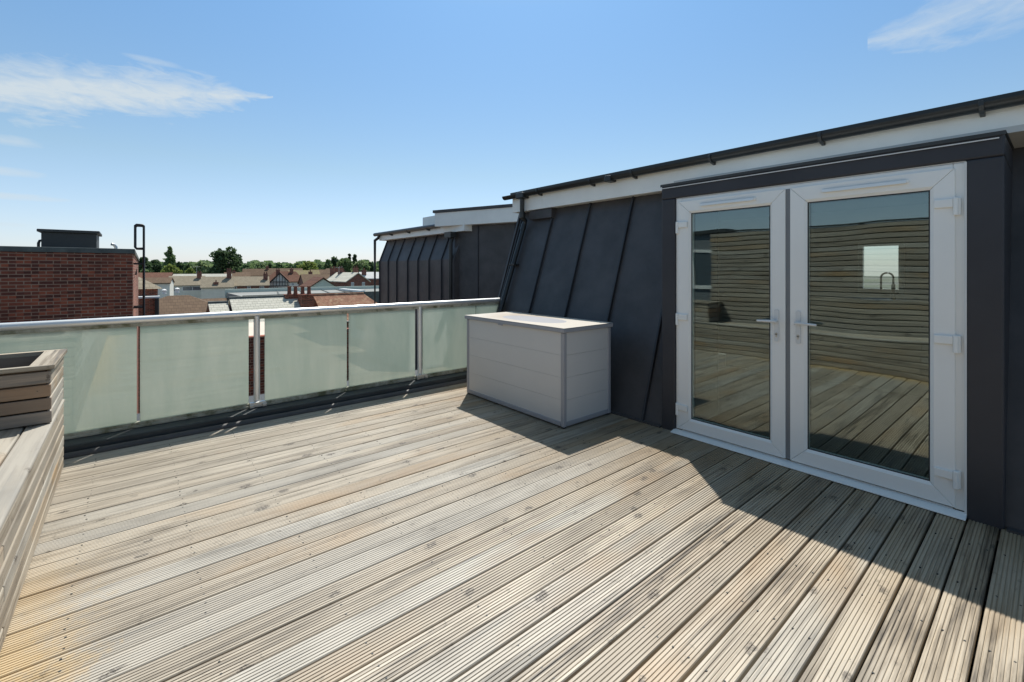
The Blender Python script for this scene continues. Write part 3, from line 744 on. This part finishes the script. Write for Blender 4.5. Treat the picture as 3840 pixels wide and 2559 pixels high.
# ------------------------------------------------------------------ roof blocks beyond the balustrade
an = thing('rooftop_annex', (6.5, 8.0, 0), 'flat roofed grey clad rooftop block with deep white fascia between the two mansards', 'building')
ang = R(20)
ux, uy = math.sin(ang), -math.cos(ang)          # along the wall towards the viewer
nxv, nyv = math.cos(ang), math.sin(ang)         # away from the viewer side
def L(t, n, z): return (6.07 + ux * t + nxv * n, 9.32 + uy * t + nyv * n, z)
def lbox(a, t0, t1, n0, n1, z0, z1):
    a.poly([L(t0,n0,z0),L(t1,n0,z0),L(t1,n1,z0),L(t0,n1,z0),L(t0,n0,z1),L(t1,n0,z1),L(t1,n1,z1),L(t0,n1,z1)],
           [(0,3,2,1),(4,5,6,7),(0,1,5,4),(1,2,6,5),(2,3,7,6),(3,0,4,7)])
a = MB(); lbox(a, -.05, 3.9, 0, 3.0, GZ, 2.5); a.build('cladding', M['lead'], an)
for tt in (.62, 1.62, 2.7, 3.4):
    a = MB(); lbox(a, tt, tt + .02, -.022, -.0005, -3, 2.5); a.build('standing_seam', M['lead_seam'], an)
a = MB(); lbox(a, -.52, 3.6, -.20, 3.2, 2.502, 2.83); a.build('fascia', M['fascia'], an, bevel=.004)
a = MB(); lbox(a, -.56, 3.6, -.23, 3.23, 2.832, 2.90); a.build('roof_edge', M['lead'], an, bevel=.004)

dm = thing('mansard_block', (6.2, 11.5, 0), 'far grey standing seam mansard block with white fascia, gutter and downpipe at its corner', 'building')
a = MB()
KX, KZ, TX, TZ = 5.95, 1.70, 6.21, 2.36
DY0, DY1 = 9.25, 13.55
a.prism([(KX, GZ), (7.6, GZ), (7.6, TZ), (TX, TZ), (KX, KZ)], 'y', DY0, DY1); a.build('cladding', M['lead'], dm)
for yb in [KX * c for c in (2.265, 2.164, 2.067, 1.954, 1.854, 1.754, 1.649)]:
    a = MB(); a.prism([(KX - .03, -4), (KX + .01, -4), (KX + .01, KZ), (TX + .01, TZ), (TX - .03, TZ), (KX - .03, KZ + .004)], 'y', yb - .012, yb + .012)
    a.build('standing_seam', M['lead_seam'], dm)
a = MB(); a.box(6.0, 7.7, DY0 - .35, DY1 + .1, 2.362, 2.565); a.build('fascia', M['fascia'], dm, bevel=.003)
a = MB(); a.box(5.97, 7.7, 9.9, DY1 + .14, 2.567, 2.595); a.build('roof', M['gutter'], dm)
a = MB(); a.tube([(5.94, 9.9, 2.555), (5.94, DY1 + .3, 2.555)], .055, 12); gg = a.build('gutter', M['gutter'], dm, smooth=True)
for yb in (10.5, 11.6, 12.7):
    a = MB(); a.prism([(5.885, 2.54), (5.90, 2.49), (5.998, 2.46), (5.998, 2.54)], 'y', yb - .03, yb + .03); a.build('gutter_bracket', M['gutter'], gg, origin=tuple(dm.location))
a = MB(); a.tube([(5.95, DY1 - .02, 2.52), (5.93, DY1 + .02, 2.43), (5.86, DY1 + .1, 2.36), (5.86, DY1 + .1, -2)], .045, 10); a.build('downpipe', M['gutter'], dm, smooth=True)
a = MB(); a.tube([(5.99, 9.36, 2.3), (5.94, 9.38, 2.1), (5.90, 9.38, -2)], .045, 10); a.box(5.83, 6.0, 9.22, 9.5, 2.22, 2.355); a.build('downpipe', M['gutter'], dm)
a = MB(); a.box(6.9, 7.7, 11.25, 12.5, 2.597, 3.05); a.build('parapet_upstand', M['fascia'], dm)

# ------------------------------------------------------------------ brick block on the left
bb = thing('brick_block', (.05, 14.2, 0), 'dark red brick block with a grey coping left beyond the balustrade', 'building', rz=R(-1.06))
def bo(a, name, mat, parent, **k): return a.build(name, mat, parent, origin=(0, 0, 0), **k)
a = MB(); a.box(-14, 0, 0, 13, GZ, 1.83); bo(a, 'wall', M['brick'], bb)
a = MB(); a.box(-14.03, .04, -.03, 13.03, 1.832, 1.945); bo(a, 'coping', M['coping'], bb, bevel=.01)
a = MB(); a.box(-13.7, -.3, .3, 12.7, 1.946, 1.96); bo(a, 'roof', M['flat'], bb)
a = MB(); a.prism([(.004, 1.30), (.05, 1.30), (.05, 1.5)], 'y', 2.4, 2.8); bo(a, 'vent', M['gasket'], bb)
tk = thing('roof_tank', (-1.15, 16, 1.96), 'dark grey rectangular roof tank with overhanging lid on the brick block', 'tank')
a = MB(); a.box(-1.66, -.66, 15.85, 17.1, 1.96, 2.37); a.build('tank_body', M['tank'], tk, bevel=.01)
a = MB(); a.box(-1.73, -.60, 15.78, 17.16, 2.372, 2.44); a.build('lid', M['tank'], tk, bevel=.012)
a = MB(); a.tube([(-1.72, 16.0, 1.96), (-1.72, 16.0, 2.10), (-1.70, 16, 2.16), (-1.655, 16, 2.17)], .028, 10); a.build('overflow_pipe', M['pole'], tk, smooth=True)
vp = MB(); vp.tube([(-.27, 15.2, 1.96), (-.275, 15.2, 2.02), (-.31, 15.2, 2.075), (-.36, 15.18, 2.09)], .035, 10)
tag(vp.build('vent_pipe', M['chrome'], None, origin=(0, 0, 0), smooth=True), 'small bent metal vent pipe on the brick block roof beside the tank', 'pipe')
ld = thing('roof_ladder', (.27, 14.9, -2), 'black steel access ladder with looped top fixed to the brick block corner', 'ladder')
a = MB(); rr = .026
a.tube([(.265, 14.8, -3), (.265, 14.8, 2.55), (.235, 14.8, 2.58), (.125, 14.8, 2.58), (.095, 14.8, 2.55), (.095, 14.8, 2.02), (.125, 14.8, 1.985), (.26, 14.8, 1.985)], rr, 10)
a.build('stringer', M['pole'], ld, smooth=True)
a = MB(); a.tube([(.275, 15.25, -3), (.275, 15.25, 2.55), (.245, 15.25, 2.58), (.135, 15.25, 2.58), (.105, 15.25, 2.55), (.105, 15.25, 2.02), (.135, 15.25, 1.985), (.27, 15.25, 1.985)], rr, 10)
a.build('stringer', M['pole'], ld, smooth=True)
for k in range(14):
    zz = -2.6 + k * .3
    a = MB(); a.tube([(.266, 14.8, zz), (.274, 15.25, zz)], .012, 8); a.build('rung', M['pole'], ld)
for zz in (.5, 1.60):
    for xa, ya in ((.06, 14.78), (.07, 15.23)):
        a = MB(); a.box(xa, xa + .21, ya, ya + .04, zz - .02, zz + .02); a.build('wall_bracket', M['pole'], ld)
lw_ = thing('brick_wing', (4.5, 14.6, 0), 'low dark brick wing with pale flat roof below the balustrade', 'building')
a = MB(); a.box(.42, 5.7, 14.3, 14.6, GZ, -.42); a.build('wall', M['brick'], lw_)
a = MB(); a.box(.42, 5.7, 14.605, 20, -1.2, -.60); a.build('roof', M['flat_pink'], lw_)

exec_late = True
# ================================================================== the town beyond
FV = Vector((math.sin(R(40)), math.cos(R(40)), 0)); RV = Vector((math.cos(R(40)), -math.sin(R(40)), 0))
def at(px, d, py=None):
    """world point seen at photo column px (0..2353) at view depth d"""
    p = FV * d + RV * ((px - 1176.5) * d / 1045.8)
    if py is not None: p.z = 1.45 + (620 - py) * d / 1045.8
    return p
def zat(py, d): return 1.45 + (620 - py) * d / 1045.8
def chimney(root_part, x, y, z0, z1, w=.55, l=.9, pots=2, org=(0, 0, 0), mat='brick_far'):
    a = MB(); a.box(x - l / 2, x + l / 2, y - w / 2, y + w / 2, z0, z1 - .15); a.box(x - l / 2 - .05, x + l / 2 + .05, y - w / 2 - .05, y + w / 2 + .05, z1 - .149, z1)
    for i in range(pots):
        px = x + (i - (pots - 1) / 2) * l / max(pots, 1)
        a.lathe([(.13, z1), (.11, z1 + .35), (.14, z1 + .42)], (px, y, 0), 8)
    return a.build('chimney', M[mat], root_part, origin=org)
def window(parent, x, y, z, w, h, org=(0, 0, 0)):
    a = MB(); f = .09
    a.box(x - w/2, x + w/2, y - .05, y - .004, z, z + f); a.box(x - w/2, x + w/2, y - .05, y - .004, z + h - f, z + h)
    for s in (x - w/2, x - f/2, x + w/2 - f): a.box(s, s + f, y - .049, y - .005, z + f, z + h - f)
    o = a.build('window', M['white'], parent, origin=org)
    a = MB(); a.box(x - w/2 + f, x + w/2 - f, y - .03, y - .006, z + f, z + h - f); a.build('pane', M['glass_far'], o, origin=org)
    return o
def house(name, label, px, d, w, dp, y_ridge, y_eave, wall='brick_far', roof='tile_brown', rz=-40, gable_front=False, hip=0, chim=(), wins=(), cat='house', group='houses in the town beyond', extra=None):
    """ridge runs along local x (or local y if gable_front); px,d = centre of the front; heights from photo rows"""
    if rz < -20: rz += 28; w *= .92
    p = at(px, d)
    zr = zat(y_ridge, d + (0 if gable_front else dp / 2)) - GZ; ze = zat(y_eave, d) - GZ
    h = thing(name, (p.x, p.y, GZ), label, cat, group, rz=R(rz))
    o = .3; t_ = .16
    a = MB(); a.box(-w/2, w/2, .001, dp, 0, ze)
    if gable_front: a.prism([(-w/2, ze), (w/2, ze), (0, zr - .12)], 'y', .001, dp)
    elif hip < .5: a.prism([(.001, ze), (dp, ze), (dp/2, zr - .12)], 'x', -w/2, w/2) if not hip else None
    bo(a, 'wall', M[wall], h)
    a = MB()
    if gable_front:
        s = (zr - ze) / (w / 2)
        a.prism([(-w/2 - o, ze - s*o), (0, zr), (w/2 + o, ze - s*o), (w/2 + o, ze - s*o + t_), (0, zr + t_), (-w/2 - o, ze - s*o + t_)], 'y', -o, dp + o)
    elif hip:
        s = (zr - ze) / (dp / 2); zb = ze - s * o * .5
        hx = w/2 - hip
        a.poly([(-w/2 - o, -o, zb), (w/2 + o, -o, zb), (w/2 + o, dp + o, zb), (-w/2 - o, dp + o, zb), (-hx, dp/2, zr), (hx, dp/2, zr)],
               [(0,1,5,4), (1,2,5), (2,3,4,5), (3,0,4), (3,2,1,0)])
    else:
        s = (zr - ze) / (dp / 2)
        a.prism([(-o, ze - s*o), (dp/2, zr), (dp + o, ze - s*o), (dp + o, ze - s*o + t_), (dp/2, zr + t_), (-o, ze - s*o + t_)], 'x', -w/2 - .15, w/2 + .15)
    ro = bo(a, 'roof', M[roof], h)
    for (cx, cy, hgt, *r) in chim:
        chimney(ro, cx, cy, ze + .3, zr + hgt, pots=r[0] if r else 2)
    for (wx, wz, ww, wh) in wins: window(h, wx, 0, ze + wz, ww, wh)
    return h, ze, zr

# --- the slate roofed terrace close below (ridge parallel to the balustrade)
def terrace(name, label, x0, x1, yr, zr, run, drop, roof, wallm='brick_far', hipr=False, seam=None):
    h = thing(name, ((x0 + x1) / 2, yr, GZ), label, 'house', 'roofs close below the balustrade')
    org = tuple(h.location)
    a = MB(); ze = zr - drop; t_ = .1
    if hipr:
        a.poly([(x0, yr - run, ze), (x1 + 1.6, yr - run, ze), (x1 + 1.6, yr + run, ze), (x0, yr + run, ze), (x0, yr, zr), (x1, yr, zr)],
               [(0,1,5,4), (1,2,5), (2,3,4,5), (3,0,4), (3,2,1,0)])
    else:
        a.prism([(yr - run, ze), (yr, zr), (yr + run, ze), (yr + run, ze - t_), (yr, zr - t_), (yr - run, ze - t_)], 'x', x0, x1)
    ro = a.build('roof', M[roof], h)
    a = MB(); a.tube([(x0 - .01, yr, zr - .02), (x1 + .01, yr, zr - .02)], .11, 8); a.build('ridge_tiles', M['tile_pink' if 'clay' in label else 'coping'], ro, origin=org)
    a = MB(); a.box(x0 + .06, x1 - .06, yr - run + .25, yr + run - .25, GZ, ze - t_ - .003)
    if not hipr: a.prism([(yr - run + .25, ze - t_ - .002), (yr + run - .25, ze - t_ - .002), (yr, zr - t_ - .15)], 'x', x0 + .06, x1 - .06)
    a.build('wall', M[wallm], h)
    a = MB(); a.tube([(x0, yr - run - .06, ze - .03), (x1, yr - run - .06, ze - .03)], .07, 8); a.build('gutter', M['gutter'], h)
    return h, ro, ze
def xat(px, Y):
    l = (px - 1176.5) / 1045.8; d = FV + RV * l; return d.x * Y / d.y
YR = 35.65
terrace('slate_house', 'lower pale slate roofed terrace house left of the taller slate roof, just above the handrail', xat(478, YR), xat(523, YR), YR, -.72, 3.0, 1.75, 'slate')
hh, ro_, ze_ = terrace('slate_house', 'taller pale slate roofed terrace house left of the four chimney pots', xat(527, YR), xat(693, YR), YR, -.46, 3.0, 1.85, 'slate')
hc, rc_, ze_ = terrace('clay_tiled_house', 'mottled clay tiled terrace house with hipped end right of the four chimney pots', xat(719, YR), xat(835, YR), YR, -.46, 3.0, 1.8, 'tile_pink', hipr=True)
# big shared stack with four pots
stk = thing('chimney_stack', (xat(700, YR - .9), YR - .9, -2), 'dark brick chimney stack with four tall terracotta pots rising in front of the terrace', 'chimney')
cx, cy = xat(700, YR - .9), YR - .9
a = MB(); a.box(cx - .36, cx + .44, cy - .55, cy + .4, -3.2, -.42); a.box(cx - .42, cx + .50, cy - .62, cy + .47, -.419, -.32); a.build('stack', M['brick'], stk)
for i, (ox, oyy) in enumerate(((-.80, .9), (-.42, .75), (-.10, .15), (.27, -.1))):
    zb = -.319 if i > 1 else -.33
    if i < 2 and i == 0:
        a = MB(); a.box(cx - 1.15, cx - .1, cy + .58, cy + 1.25, -1.6, -.332); a.build('stack', M['brick'], stk)
    a = MB(); a.lathe([(.16, zb), (.135, zb + .1), (.12, zb + .50), (.15, zb + .53), (.15, zb + .58)], (cx + ox, cy + oyy, 0), 12)
    a.build('chimney_pot', M['pot'], stk, smooth=True)

# --- brown hipped roofs (left of the slates)
h, ze, zr = house('hipped_house', 'brown tiled hipped roof house directly right of the black ladder', 412, 35, 6.6, 8, 678, 724, roof='tile_brown', rz=-3, hip=2.6, group='roofs close below the balustrade')
h, ze, zr = house('hipped_house', 'low brown tiled roof behind the two slate roofs, with a long ridge', 535, 43, 12.5, 6, 684, 706, roof='tile_brown', rz=-2, hip=2.2, group='roofs close below the balustrade')
# small brick outbuilding beside the ladder
p = at(343, 27)
ob = thing('brick_outbuilding', (p.x, p.y, GZ), 'small dark brick outbuilding with hipped grey brown roof behind the black ladder', 'building', rz=R(0))
zz = zat(664, 27) - GZ
a = MB(); a.box(-.75, .40, 0, 4, 0, zz); bo(a, 'wall', M['brick'], ob)
a = MB(); a.poly([(-1.2, -.3, zz), (.62, -.3, zz), (.62, 3.6, zz), (-1.2, 3.6, zz), (-1.1, 1.6, zz + .75), (-.55, 1.6, zz + .75)], [(0,1,5,4), (1,2,5), (2,3,4,5), (3,0,4), (3,2,1,0)]); bo(a, 'roof', M['tile_grey'], ob)
zl = zat(683, 26.5) - GZ
a = MB(); a.box(-.9, .42, -1.0, -.02, 0, zl - .05); bo(a, 'lower_wall', M['brick'], ob)
a = MB(); a.box(-.95, .46, -1.05, -.02, zl - .049, zl + .05); bo(a, 'white_coping', M['white'], ob)
a = MB(); a.tube([(.32, -1.12, 2), (.32, -1.12, zl - .05)], .10, 10); bo(a, 'soil_pipe', M['pole'], ob)

# --- long grey flat roofs
fr = thing('flat_roof_block', (20, 58, 0), 'long low block with grey felt flat roof and cream rooflight, behind the chimney pots', 'building')
ZF = -.9
Yn, Yf = 45, 54
a = MB(); a.box(xat(560, Yn), 34, Yn, Yf, GZ, ZF); a.build('roof', M['flat'], fr)
a = MB(); a.box(xat(560, Yn) - .1, 34.2, Yn - .25, Yn - .005, GZ, ZF + .12); a.build('front_parapet', M['coping'], fr)
a = MB(); a.box(xat(556, Yn), 34.2, Yf + .005, Yf + .3, GZ, ZF + .35); a.build('back_parapet', M['render_g'], fr)
for px in (640, 760, 800, 700):
    x = xat(px, Yn); a = MB(); a.prism([(x, Yn), (x + .12, Yn), (x + 2.0, Yf), (x + 1.88, Yf)], 'z', ZF + .003, ZF + .06); a.build('roof_joint', M['coping'], fr)
a = MB(); a.prism([(xat(830, Yn), Yn + .2), (xat(830, Yn) + .5, Yn + .2), (xat(830, Yn) + .4, Yn + 6), (xat(830, Yn) - .1, Yn + 6)], 'z', ZF + .061, ZF + .25); a.build('skylight', M['white'], fr)
cr = thing('cream_roof_block', (xat(570, 47), 43, 0), 'cream flat roofed extension behind the tall slate roof', 'building')
a = MB(); a.box(xat(543, 42), xat(636, 42), 41.2, 44.7, GZ, -.95); a.build('walls', M['coping'], cr)
a = MB(); a.box(xat(543, 42) + .1, xat(636, 42) - .1, 41.3, 44.6, -.948, -.88); a.build('roof', M['flat_pink'], cr)

# --- rows of houses further away
house('white_house', 'white rendered house with buff roof and long glazed front, left of the brick chimney', 427, 100, 7.0, 7, 636, 656, 'render', 'tile_grey', rz=-37, wins=((1.2, -1.2, 3.6, .95), (-2.2, -1.25, .9, .8)), chim=((2.3, 2.6, .9, 2),))
house('buff_roofed_house', 'buff roofed house with white gable end and small dark chimney, centre of the row', 500, 98, 6.4, 7, 637.5, 660.5, 'render', 'tile_grey', rz=-36, chim=((-.3, .9, -1.0, 1), (2.1, 3, 1.6, 3)))
house('terrace_row', 'long pale grey roofed row standing behind the white rendered house', 443, 125, 19, 9, 631, 655, 'render', 'slate', rz=-40, wins=((-6.8, -1.3, 1.0, .8),))
house('brick_house', 'long buff brown roofed brick house left of the black and white gable', 572, 104, 8.8, 7, 637, 656.5, 'brick_far', 'tile_grey', rz=-38, chim=((3.4, 2.2, .8, 2),), wins=((-2.8, -.8, .9, .65), (0, -.8, .7, .65), (2.6, -.8, .9, .65)))
# timber framed gable
h, ze, zr = house('timber_framed_house', 'black and white timber framed gable house with red brown roof', 643, 112, 6.6, 8, 627, 657, 'render', 'tile_red', rz=-42, gable_front=True, chim=((-.5, 4, .7, 2),))
hw_ = 3.03; a = MB(); zb = ze - .1
a.box(-hw_, hw_, -.06, -.002, zb, zb + .16); a.box(-hw_ * .45, hw_ * .45, -.06, -.002, zb + 1.1, zb + 1.2); a.box(-hw_ * .62, hw_ * .62, -.06, -.002, zb + .8, zb + .9)
for xx in (-1.5, -.8, -.12, .5, 1.1, 1.7): a.box(xx, xx + .1, -.055, -.003, zb + .161, zb + (zr - ze) * (1 - abs(xx) / hw_) * .95)
for k in range(6): a.box(-2.6 + k * .42, -2.5 + k * .42, -.055, -.003, zb - .95, zb - .001)
for s in (-1, 1):
    a.poly([(s * hw_ * 1.1, -.34, ze - .3), (0, -.34, zr - .02), (0, -.34, zr - .3), (s * (hw_ * 1.1 - .3), -.34, ze - .3), (s * hw_ * 1.1, -.31, ze - .3), (0, -.31, zr - .02), (0, -.31, zr - .3), (s * (hw_ * 1.1 - .3), -.31, ze - .3)], [(0,1,2,3), (7,6,5,4), (0,4,5,1), (1,5,6,2), (2,6,7,3), (3,7,4,0)])
bo(a, 'timber_frame', M['beam'], h)
house('red_roofed_house', 'red brown roofed house directly behind the timber framed gable', 655, 124, 10.5, 8, 624, 646, 'render', 'tile_red', rz=-42, hip=2.2, chim=((1.6, 3.5, .7, 1),))
house('cottage', 'small house with dark red roof over a white wall right of the timber framed gable', 690, 108, 5.0, 6, 634, 647.5, 'render', 'tile_red', rz=-42, chim=((2.3, 3, 1.0, 1),), wins=((-1.6, -.9, .6, .6),))
house('gabled_hall', 'pale green rendered gable end beneath a brown roof, right of the chimney pots', 743, 72, 5.0, 12, 640, 664, 'render_g', 'tile_red', rz=-38, gable_front=True)
house('brown_roofed_house', 'wide brown roofed house behind the pale green gable', 745, 92, 8.0, 9, 632, 654, 'brick_far', 'tile_brown', rz=-36, wins=((3.0, -1.0, .7, .6),))
house('mossy_roofed_house', 'moss covered brown roof with a yellow green band, right of the timber framed gable', 700, 140, 9.5, 9, 622.5, 636, 'brick_far', 'tile_moss', rz=-40)
house('far_house', 'far brown roofed house in the middle distance, left of the small brick gable', 745, 150, 9, 9, 621, 634, 'brick_far', 'tile_brown', rz=-42)
house('far_house', 'far brown roofed house right behind the dark brick chimneys of the buff row', 545, 150, 8, 9, 627, 636, 'render', 'tile_brown', rz=-38, chim=((-1, 4, .6, 1),))
house('far_house', 'far brown roof above the long brick house, with a small brick gable', 595, 160, 11, 9, 619, 634, 'brick_far', 'tile_brown', rz=-41, chim=((2.5, 4, 1, 2),))
house('far_house', 'far long brown roof above the timber framed gable and its chimney', 655, 168, 13, 9, 618, 630, 'brick_far', 'tile_brown', rz=-40)
house('small_gable_house', 'small dark brick gable with brown roof standing before the round trees', 758, 118, 4.6, 6, 618.5, 630, 'brick_far', 'tile_brown', rz=-70)
house('red_brick_house', 'red brick gabled house with white windows and pale roof near the mansard block', 822, 84, 4.6, 9, 628.5, 646.5, 'brick_far', 'slate', rz=-24, gable_front=True, wins=((-1.0, -1.0, .55, .8), (1.1, -1.0, .55, .8)), chim=((.6, 2.2, 1.0, 2), (-.2, 7, 1.0, 2)))
house('white_roofed_house', 'bright white roofed brick house left of the red brick gable, with brick chimneys', 795, 90, 4.2, 6, 628.5, 645, 'brick_far', 'slate_white', rz=-34, chim=((-2.0, 2.4, 1.0, 2), (-1.2, 3.4, 1.0, 2)))
house('white_roofed_house', 'white and grey roofed brick house at the corner of the mansard block', 852, 96, 4.2, 6, 627, 640.5, 'brick_far', 'slate_white', rz=-44, chim=((-1.2, 1.6, .6, 1),))
house('bungalow', 'brown roofed house behind the ladder with a dark eaves line', 345, 80, 6.0, 7, 640, 652, 'render', 'tile_brown', rz=-36)
house('far_house', 'far red brown roof between the ladder and the pale grey row', 352, 120, 8, 8, 628, 639, 'brick_far', 'tile_red', rz=-36)

# ------------------------------------------------------------------ trees
M['fol_dark'] = foliage('dark_leaves', (.04, .072, .036), (.085, .135, .055))
M['fol_mid'] = foliage('mid_leaves', (.085, .14, .06), (.17, .24, .095))
M['fol_lite'] = foliage('light_leaves', (.15, .21, .095), (.26, .33, .15))
M['fol_yel'] = foliage('yellow_green_leaves', (.12, .165, .035), (.22, .27, .07))
def tree(label, px, d, ytop, wpx, kind, shape='round', zb=None, n=900):
    p = at(px, d); h = zat(ytop, d) - GZ; w = wpx * 1.15 * d / 1045.8
    name = {'poplar': 'poplar_tree', 'spire': 'conifer_tree', 'round': 'broadleaf_tree', 'bush': 'tall_bush'}[shape]
    t = thing(name, (p.x, p.y, GZ), label, 'tree', 'trees beyond the rooftops')
    a = MB(); a.tube([(0, 0, 0), (.1, 0, h * .3), (0, .1, h * .75)], [w * .03 + .15, w * .02 + .1, .05], 7)
    for k in range(4):
        an_ = k * 1.6; a.tube([(0, 0, h * .3 + k * h * .06), (math.cos(an_) * w * .3, math.sin(an_) * w * .3, h * .6 + k * .3)], [.12, .04], 6)
    bo(a, 'trunk', M['bark'], t)
    a = MB(); rnd = random.Random(int(px * 7 + d))
    # clumps
    clumps = []
    nc = {'round': 16, 'poplar': 14, 'spire': 10, 'bush': 12}[shape]
    for i in range(nc):
        if shape == 'poplar': fz = i / (nc - 1); rad = w * .5 * (math.sin(math.pi * (fz * .78 + .17)) ** .8) ; z = h * (.2 + .74 * fz); q = rnd.uniform(0, .35) * rad; cr_ = max(.5, rad * .75)
        elif shape == 'spire': fz = i / (nc - 1); rad = w * .5 * (1 - fz) + .25; z = h * (.25 + .70 * fz); q = rnd.uniform(0, .3) * rad; cr_ = rad * .8
        else:
            fz = rnd.random() ** .8; th = fz * math.pi * .5; z = h * (.42 + .47 * fz); rad = w * .56 * math.cos(th * .8); q = rad * rnd.uniform(.2, .8); cr_ = w * rnd.uniform(.18, .27)
        aa = rnd.uniform(0, 6.28); clumps.append((math.cos(aa) * q, math.sin(aa) * q, z, cr_))
    if shape in ('round', 'bush'): clumps.append((0, 0, h - w * .2, w * .2)); clumps.append((0, 0, h * .6, w * .36))
    ls = max(.22, d * .0032)
    for _ in range(n):
        cx, cy, cz, cr_ = clumps[rnd.randrange(len(clumps))]
        v = Vector((rnd.gauss(0, 1), rnd.gauss(0, 1), rnd.gauss(0, 1))).normalized() * cr_ * rnd.uniform(.55, 1.05)
        c = Vector((cx, cy, cz)) + Vector((v.x, v.y, v.z * (1.25 if shape == 'poplar' else .8)))
        if c.z > h: c.z = h - rnd.random() * .5
        u = Vector((rnd.gauss(0, 1), rnd.gauss(0, 1), rnd.gauss(0, 1))).normalized(); s2 = u.orthogonal().normalized(); s1 = u.cross(s2)
        s = ls * rnd.uniform(.6, 1.3)
        col = (rnd.random(), 0, 0)
        a.face([c - s1 * s - s2 * s * .4, c + s2 * s * .6 - s1 * .2 * s, c + s1 * s + s2 * s * .3, c - s2 * s * .7], col)
    bo(a, 'crown', M['fol_' + kind], t)
    return t
T = [
 ('dark tree behind the ladder, tallest of the left clump', 330, 190, 589, 34, 'dark', 'round'),
 ('dark tree between the ladder and the tall poplar', 358, 200, 596, 34, 'dark', 'round'),
 ('tall narrow poplar rising left of the two big dark trees', 390, 180, 565, 26, 'mid', 'poplar'),
 ('bright yellow green tree at the foot of the poplar', 392, 150, 606, 42, 'yel', 'bush'),
 ('dark tree just right of the poplar, behind the bright tree', 412, 200, 601, 26, 'dark', 'round'),
 ('pale rounded tree low between the poplar and the broad trees', 334, 150, 617, 26, 'mid', 'bush'),
 ('round green tree over the ridge of the pale grey row', 434, 215, 603, 30, 'mid', 'round'),
 ('broad pale green tree left of the two big dark trees', 465, 190, 597, 42, 'lite', 'round'),
 ('small yellow green tree above the white rendered house', 437, 160, 616, 26, 'yel', 'bush'),
 ('big dark tree, left one of the tall pair above the buff roofs', 506, 160, 571, 44, 'dark', 'round'),
 ('big dark tree, taller right one of the pair above the brick chimney', 531, 165, 565, 44, 'dark', 'round'),
 ('low green tree directly right of the big dark pair', 566, 220, 606, 30, 'mid', 'round'),
 ('pale green tree above the small brick gable of the far roof', 600, 230, 602, 32, 'lite', 'round'),
 ('small dark conifer standing between rounded trees', 620, 200, 606, 12, 'dark', 'spire'),
 ('round tree above the timber framed gable', 641, 220, 603, 28, 'mid', 'round'),
 ('mid green tree right of the tree above the timber gable', 666, 230, 604, 30, 'mid', 'round'),
 ('light green tree filling the gap left of the widest crown', 684, 215, 601, 28, 'lite', 'round'),
 ('widest yellow green crown above the mossy roof', 708, 200, 597, 46, 'yel', 'round'),
 ('low pale tree right of the widest crown', 736, 250, 605, 24, 'lite', 'round'),
 ('round dark green tree behind the small brick gable', 754, 180, 596, 26, 'mid', 'round'),
 ('dark tree between the round tree and the large green crown', 768, 210, 589, 26, 'dark', 'round'),
 ('large green crown behind the white roofed house chimneys', 792, 185, 591, 42, 'mid', 'round'),
 ('slim dark conifer rising from the large green crown', 803, 215, 582, 12, 'dark', 'spire'),
 ('slim leaning cypress right of the conifer', 815, 210, 584, 13, 'dark', 'poplar'),
 ('light green tree above the red brick gable', 829, 190, 597, 32, 'lite', 'round'),
 ('dark green tree touching the corner of the mansard block', 852, 180, 601, 24, 'dark', 'round'),
 ('green tree low behind the red brick house chimneys', 842, 170, 607, 30, 'mid', 'round'),
]
for t_ in T: tree(*t_, n=1800 if t_[4] > 30 else 1100)
# far wooded belt that reads as one mass
a = MB(); rnd = random.Random(3)
for _ in range(14000):
    px = rnd.uniform(200, 1500); d = rnd.uniform(260, 330)
    topy = 604.5 + 3 * math.sin(px * .05) + 2 * math.sin(px * .17)
    py = rnd.uniform(topy, 632); c = at(px, d, py)
    u = Vector((rnd.gauss(0, 1), rnd.gauss(0, 1), rnd.gauss(0, 1))).normalized(); s2 = u.orthogonal().normalized(); s1 = u.cross(s2); s = rnd.uniform(.7, 1.7)
    a.face([c - s1 * s, c + s2 * s, c + s1 * s, c - s2 * s], (rnd.random(), 0, 0))
tag(a.build('distant_wood', M['fol_mid'], None, origin=(0, 0, 0)), 'distant belt of green woodland along the horizon behind the town', 'woodland', kind='stuff')
# small roof-top things of the middle distance
def aerial(px, d, py, label, rz=0):
    p = at(px, d); z = zat(py, d)
    t = thing('television_aerial', (p.x, p.y, z - 2.0), label, 'aerial', 'television aerials on the roofs', rz=R(rz))
    a = MB(); a.tube([(0, 0, 0), (0, 0, 2.0)], .03, 6); bo(a, 'mast', M['chrome'], t)
    a = MB(); a.tube([(-.7, 0, 1.9), (.7, 0, 2.0)], .02, 5)
    for k in range(7): a.tube([(-.6 + k * .2, -.25, 1.91 + k * .014), (-.6 + k * .2, .25, 1.91 + k * .014)], .012, 4)
    bo(a, 'boom', M['chrome'], t)
aerial(452, 100, 613, 'thin television aerial over the small dark chimney of the white house', 20)
aerial(779, 88, 614, 'television aerial leaning beside the white roofed house chimneys', -30)
aerial(707, 100, 640, 'television aerial in front of the brown roof right of the timber gable', 40)
for px, py, lb in ((377, 670, 'small white roof vent left of the pair above the brown hipped roof'), (407, 667, 'taller white roof vent right of the pair above the brown hipped roof')):
    p = at(px, 42); z = zat(py + 6, 42)
    a = MB(); a.lathe([(.16, 0), (.14, .25), (.20, .28), (.20, .36), (.05, .46)], (p.x, p.y, z), 10)
    tag(a.build('roof_vent', M['white'], None, origin=(0, 0, 0), smooth=True), lb, 'vent', 'white roof vents')
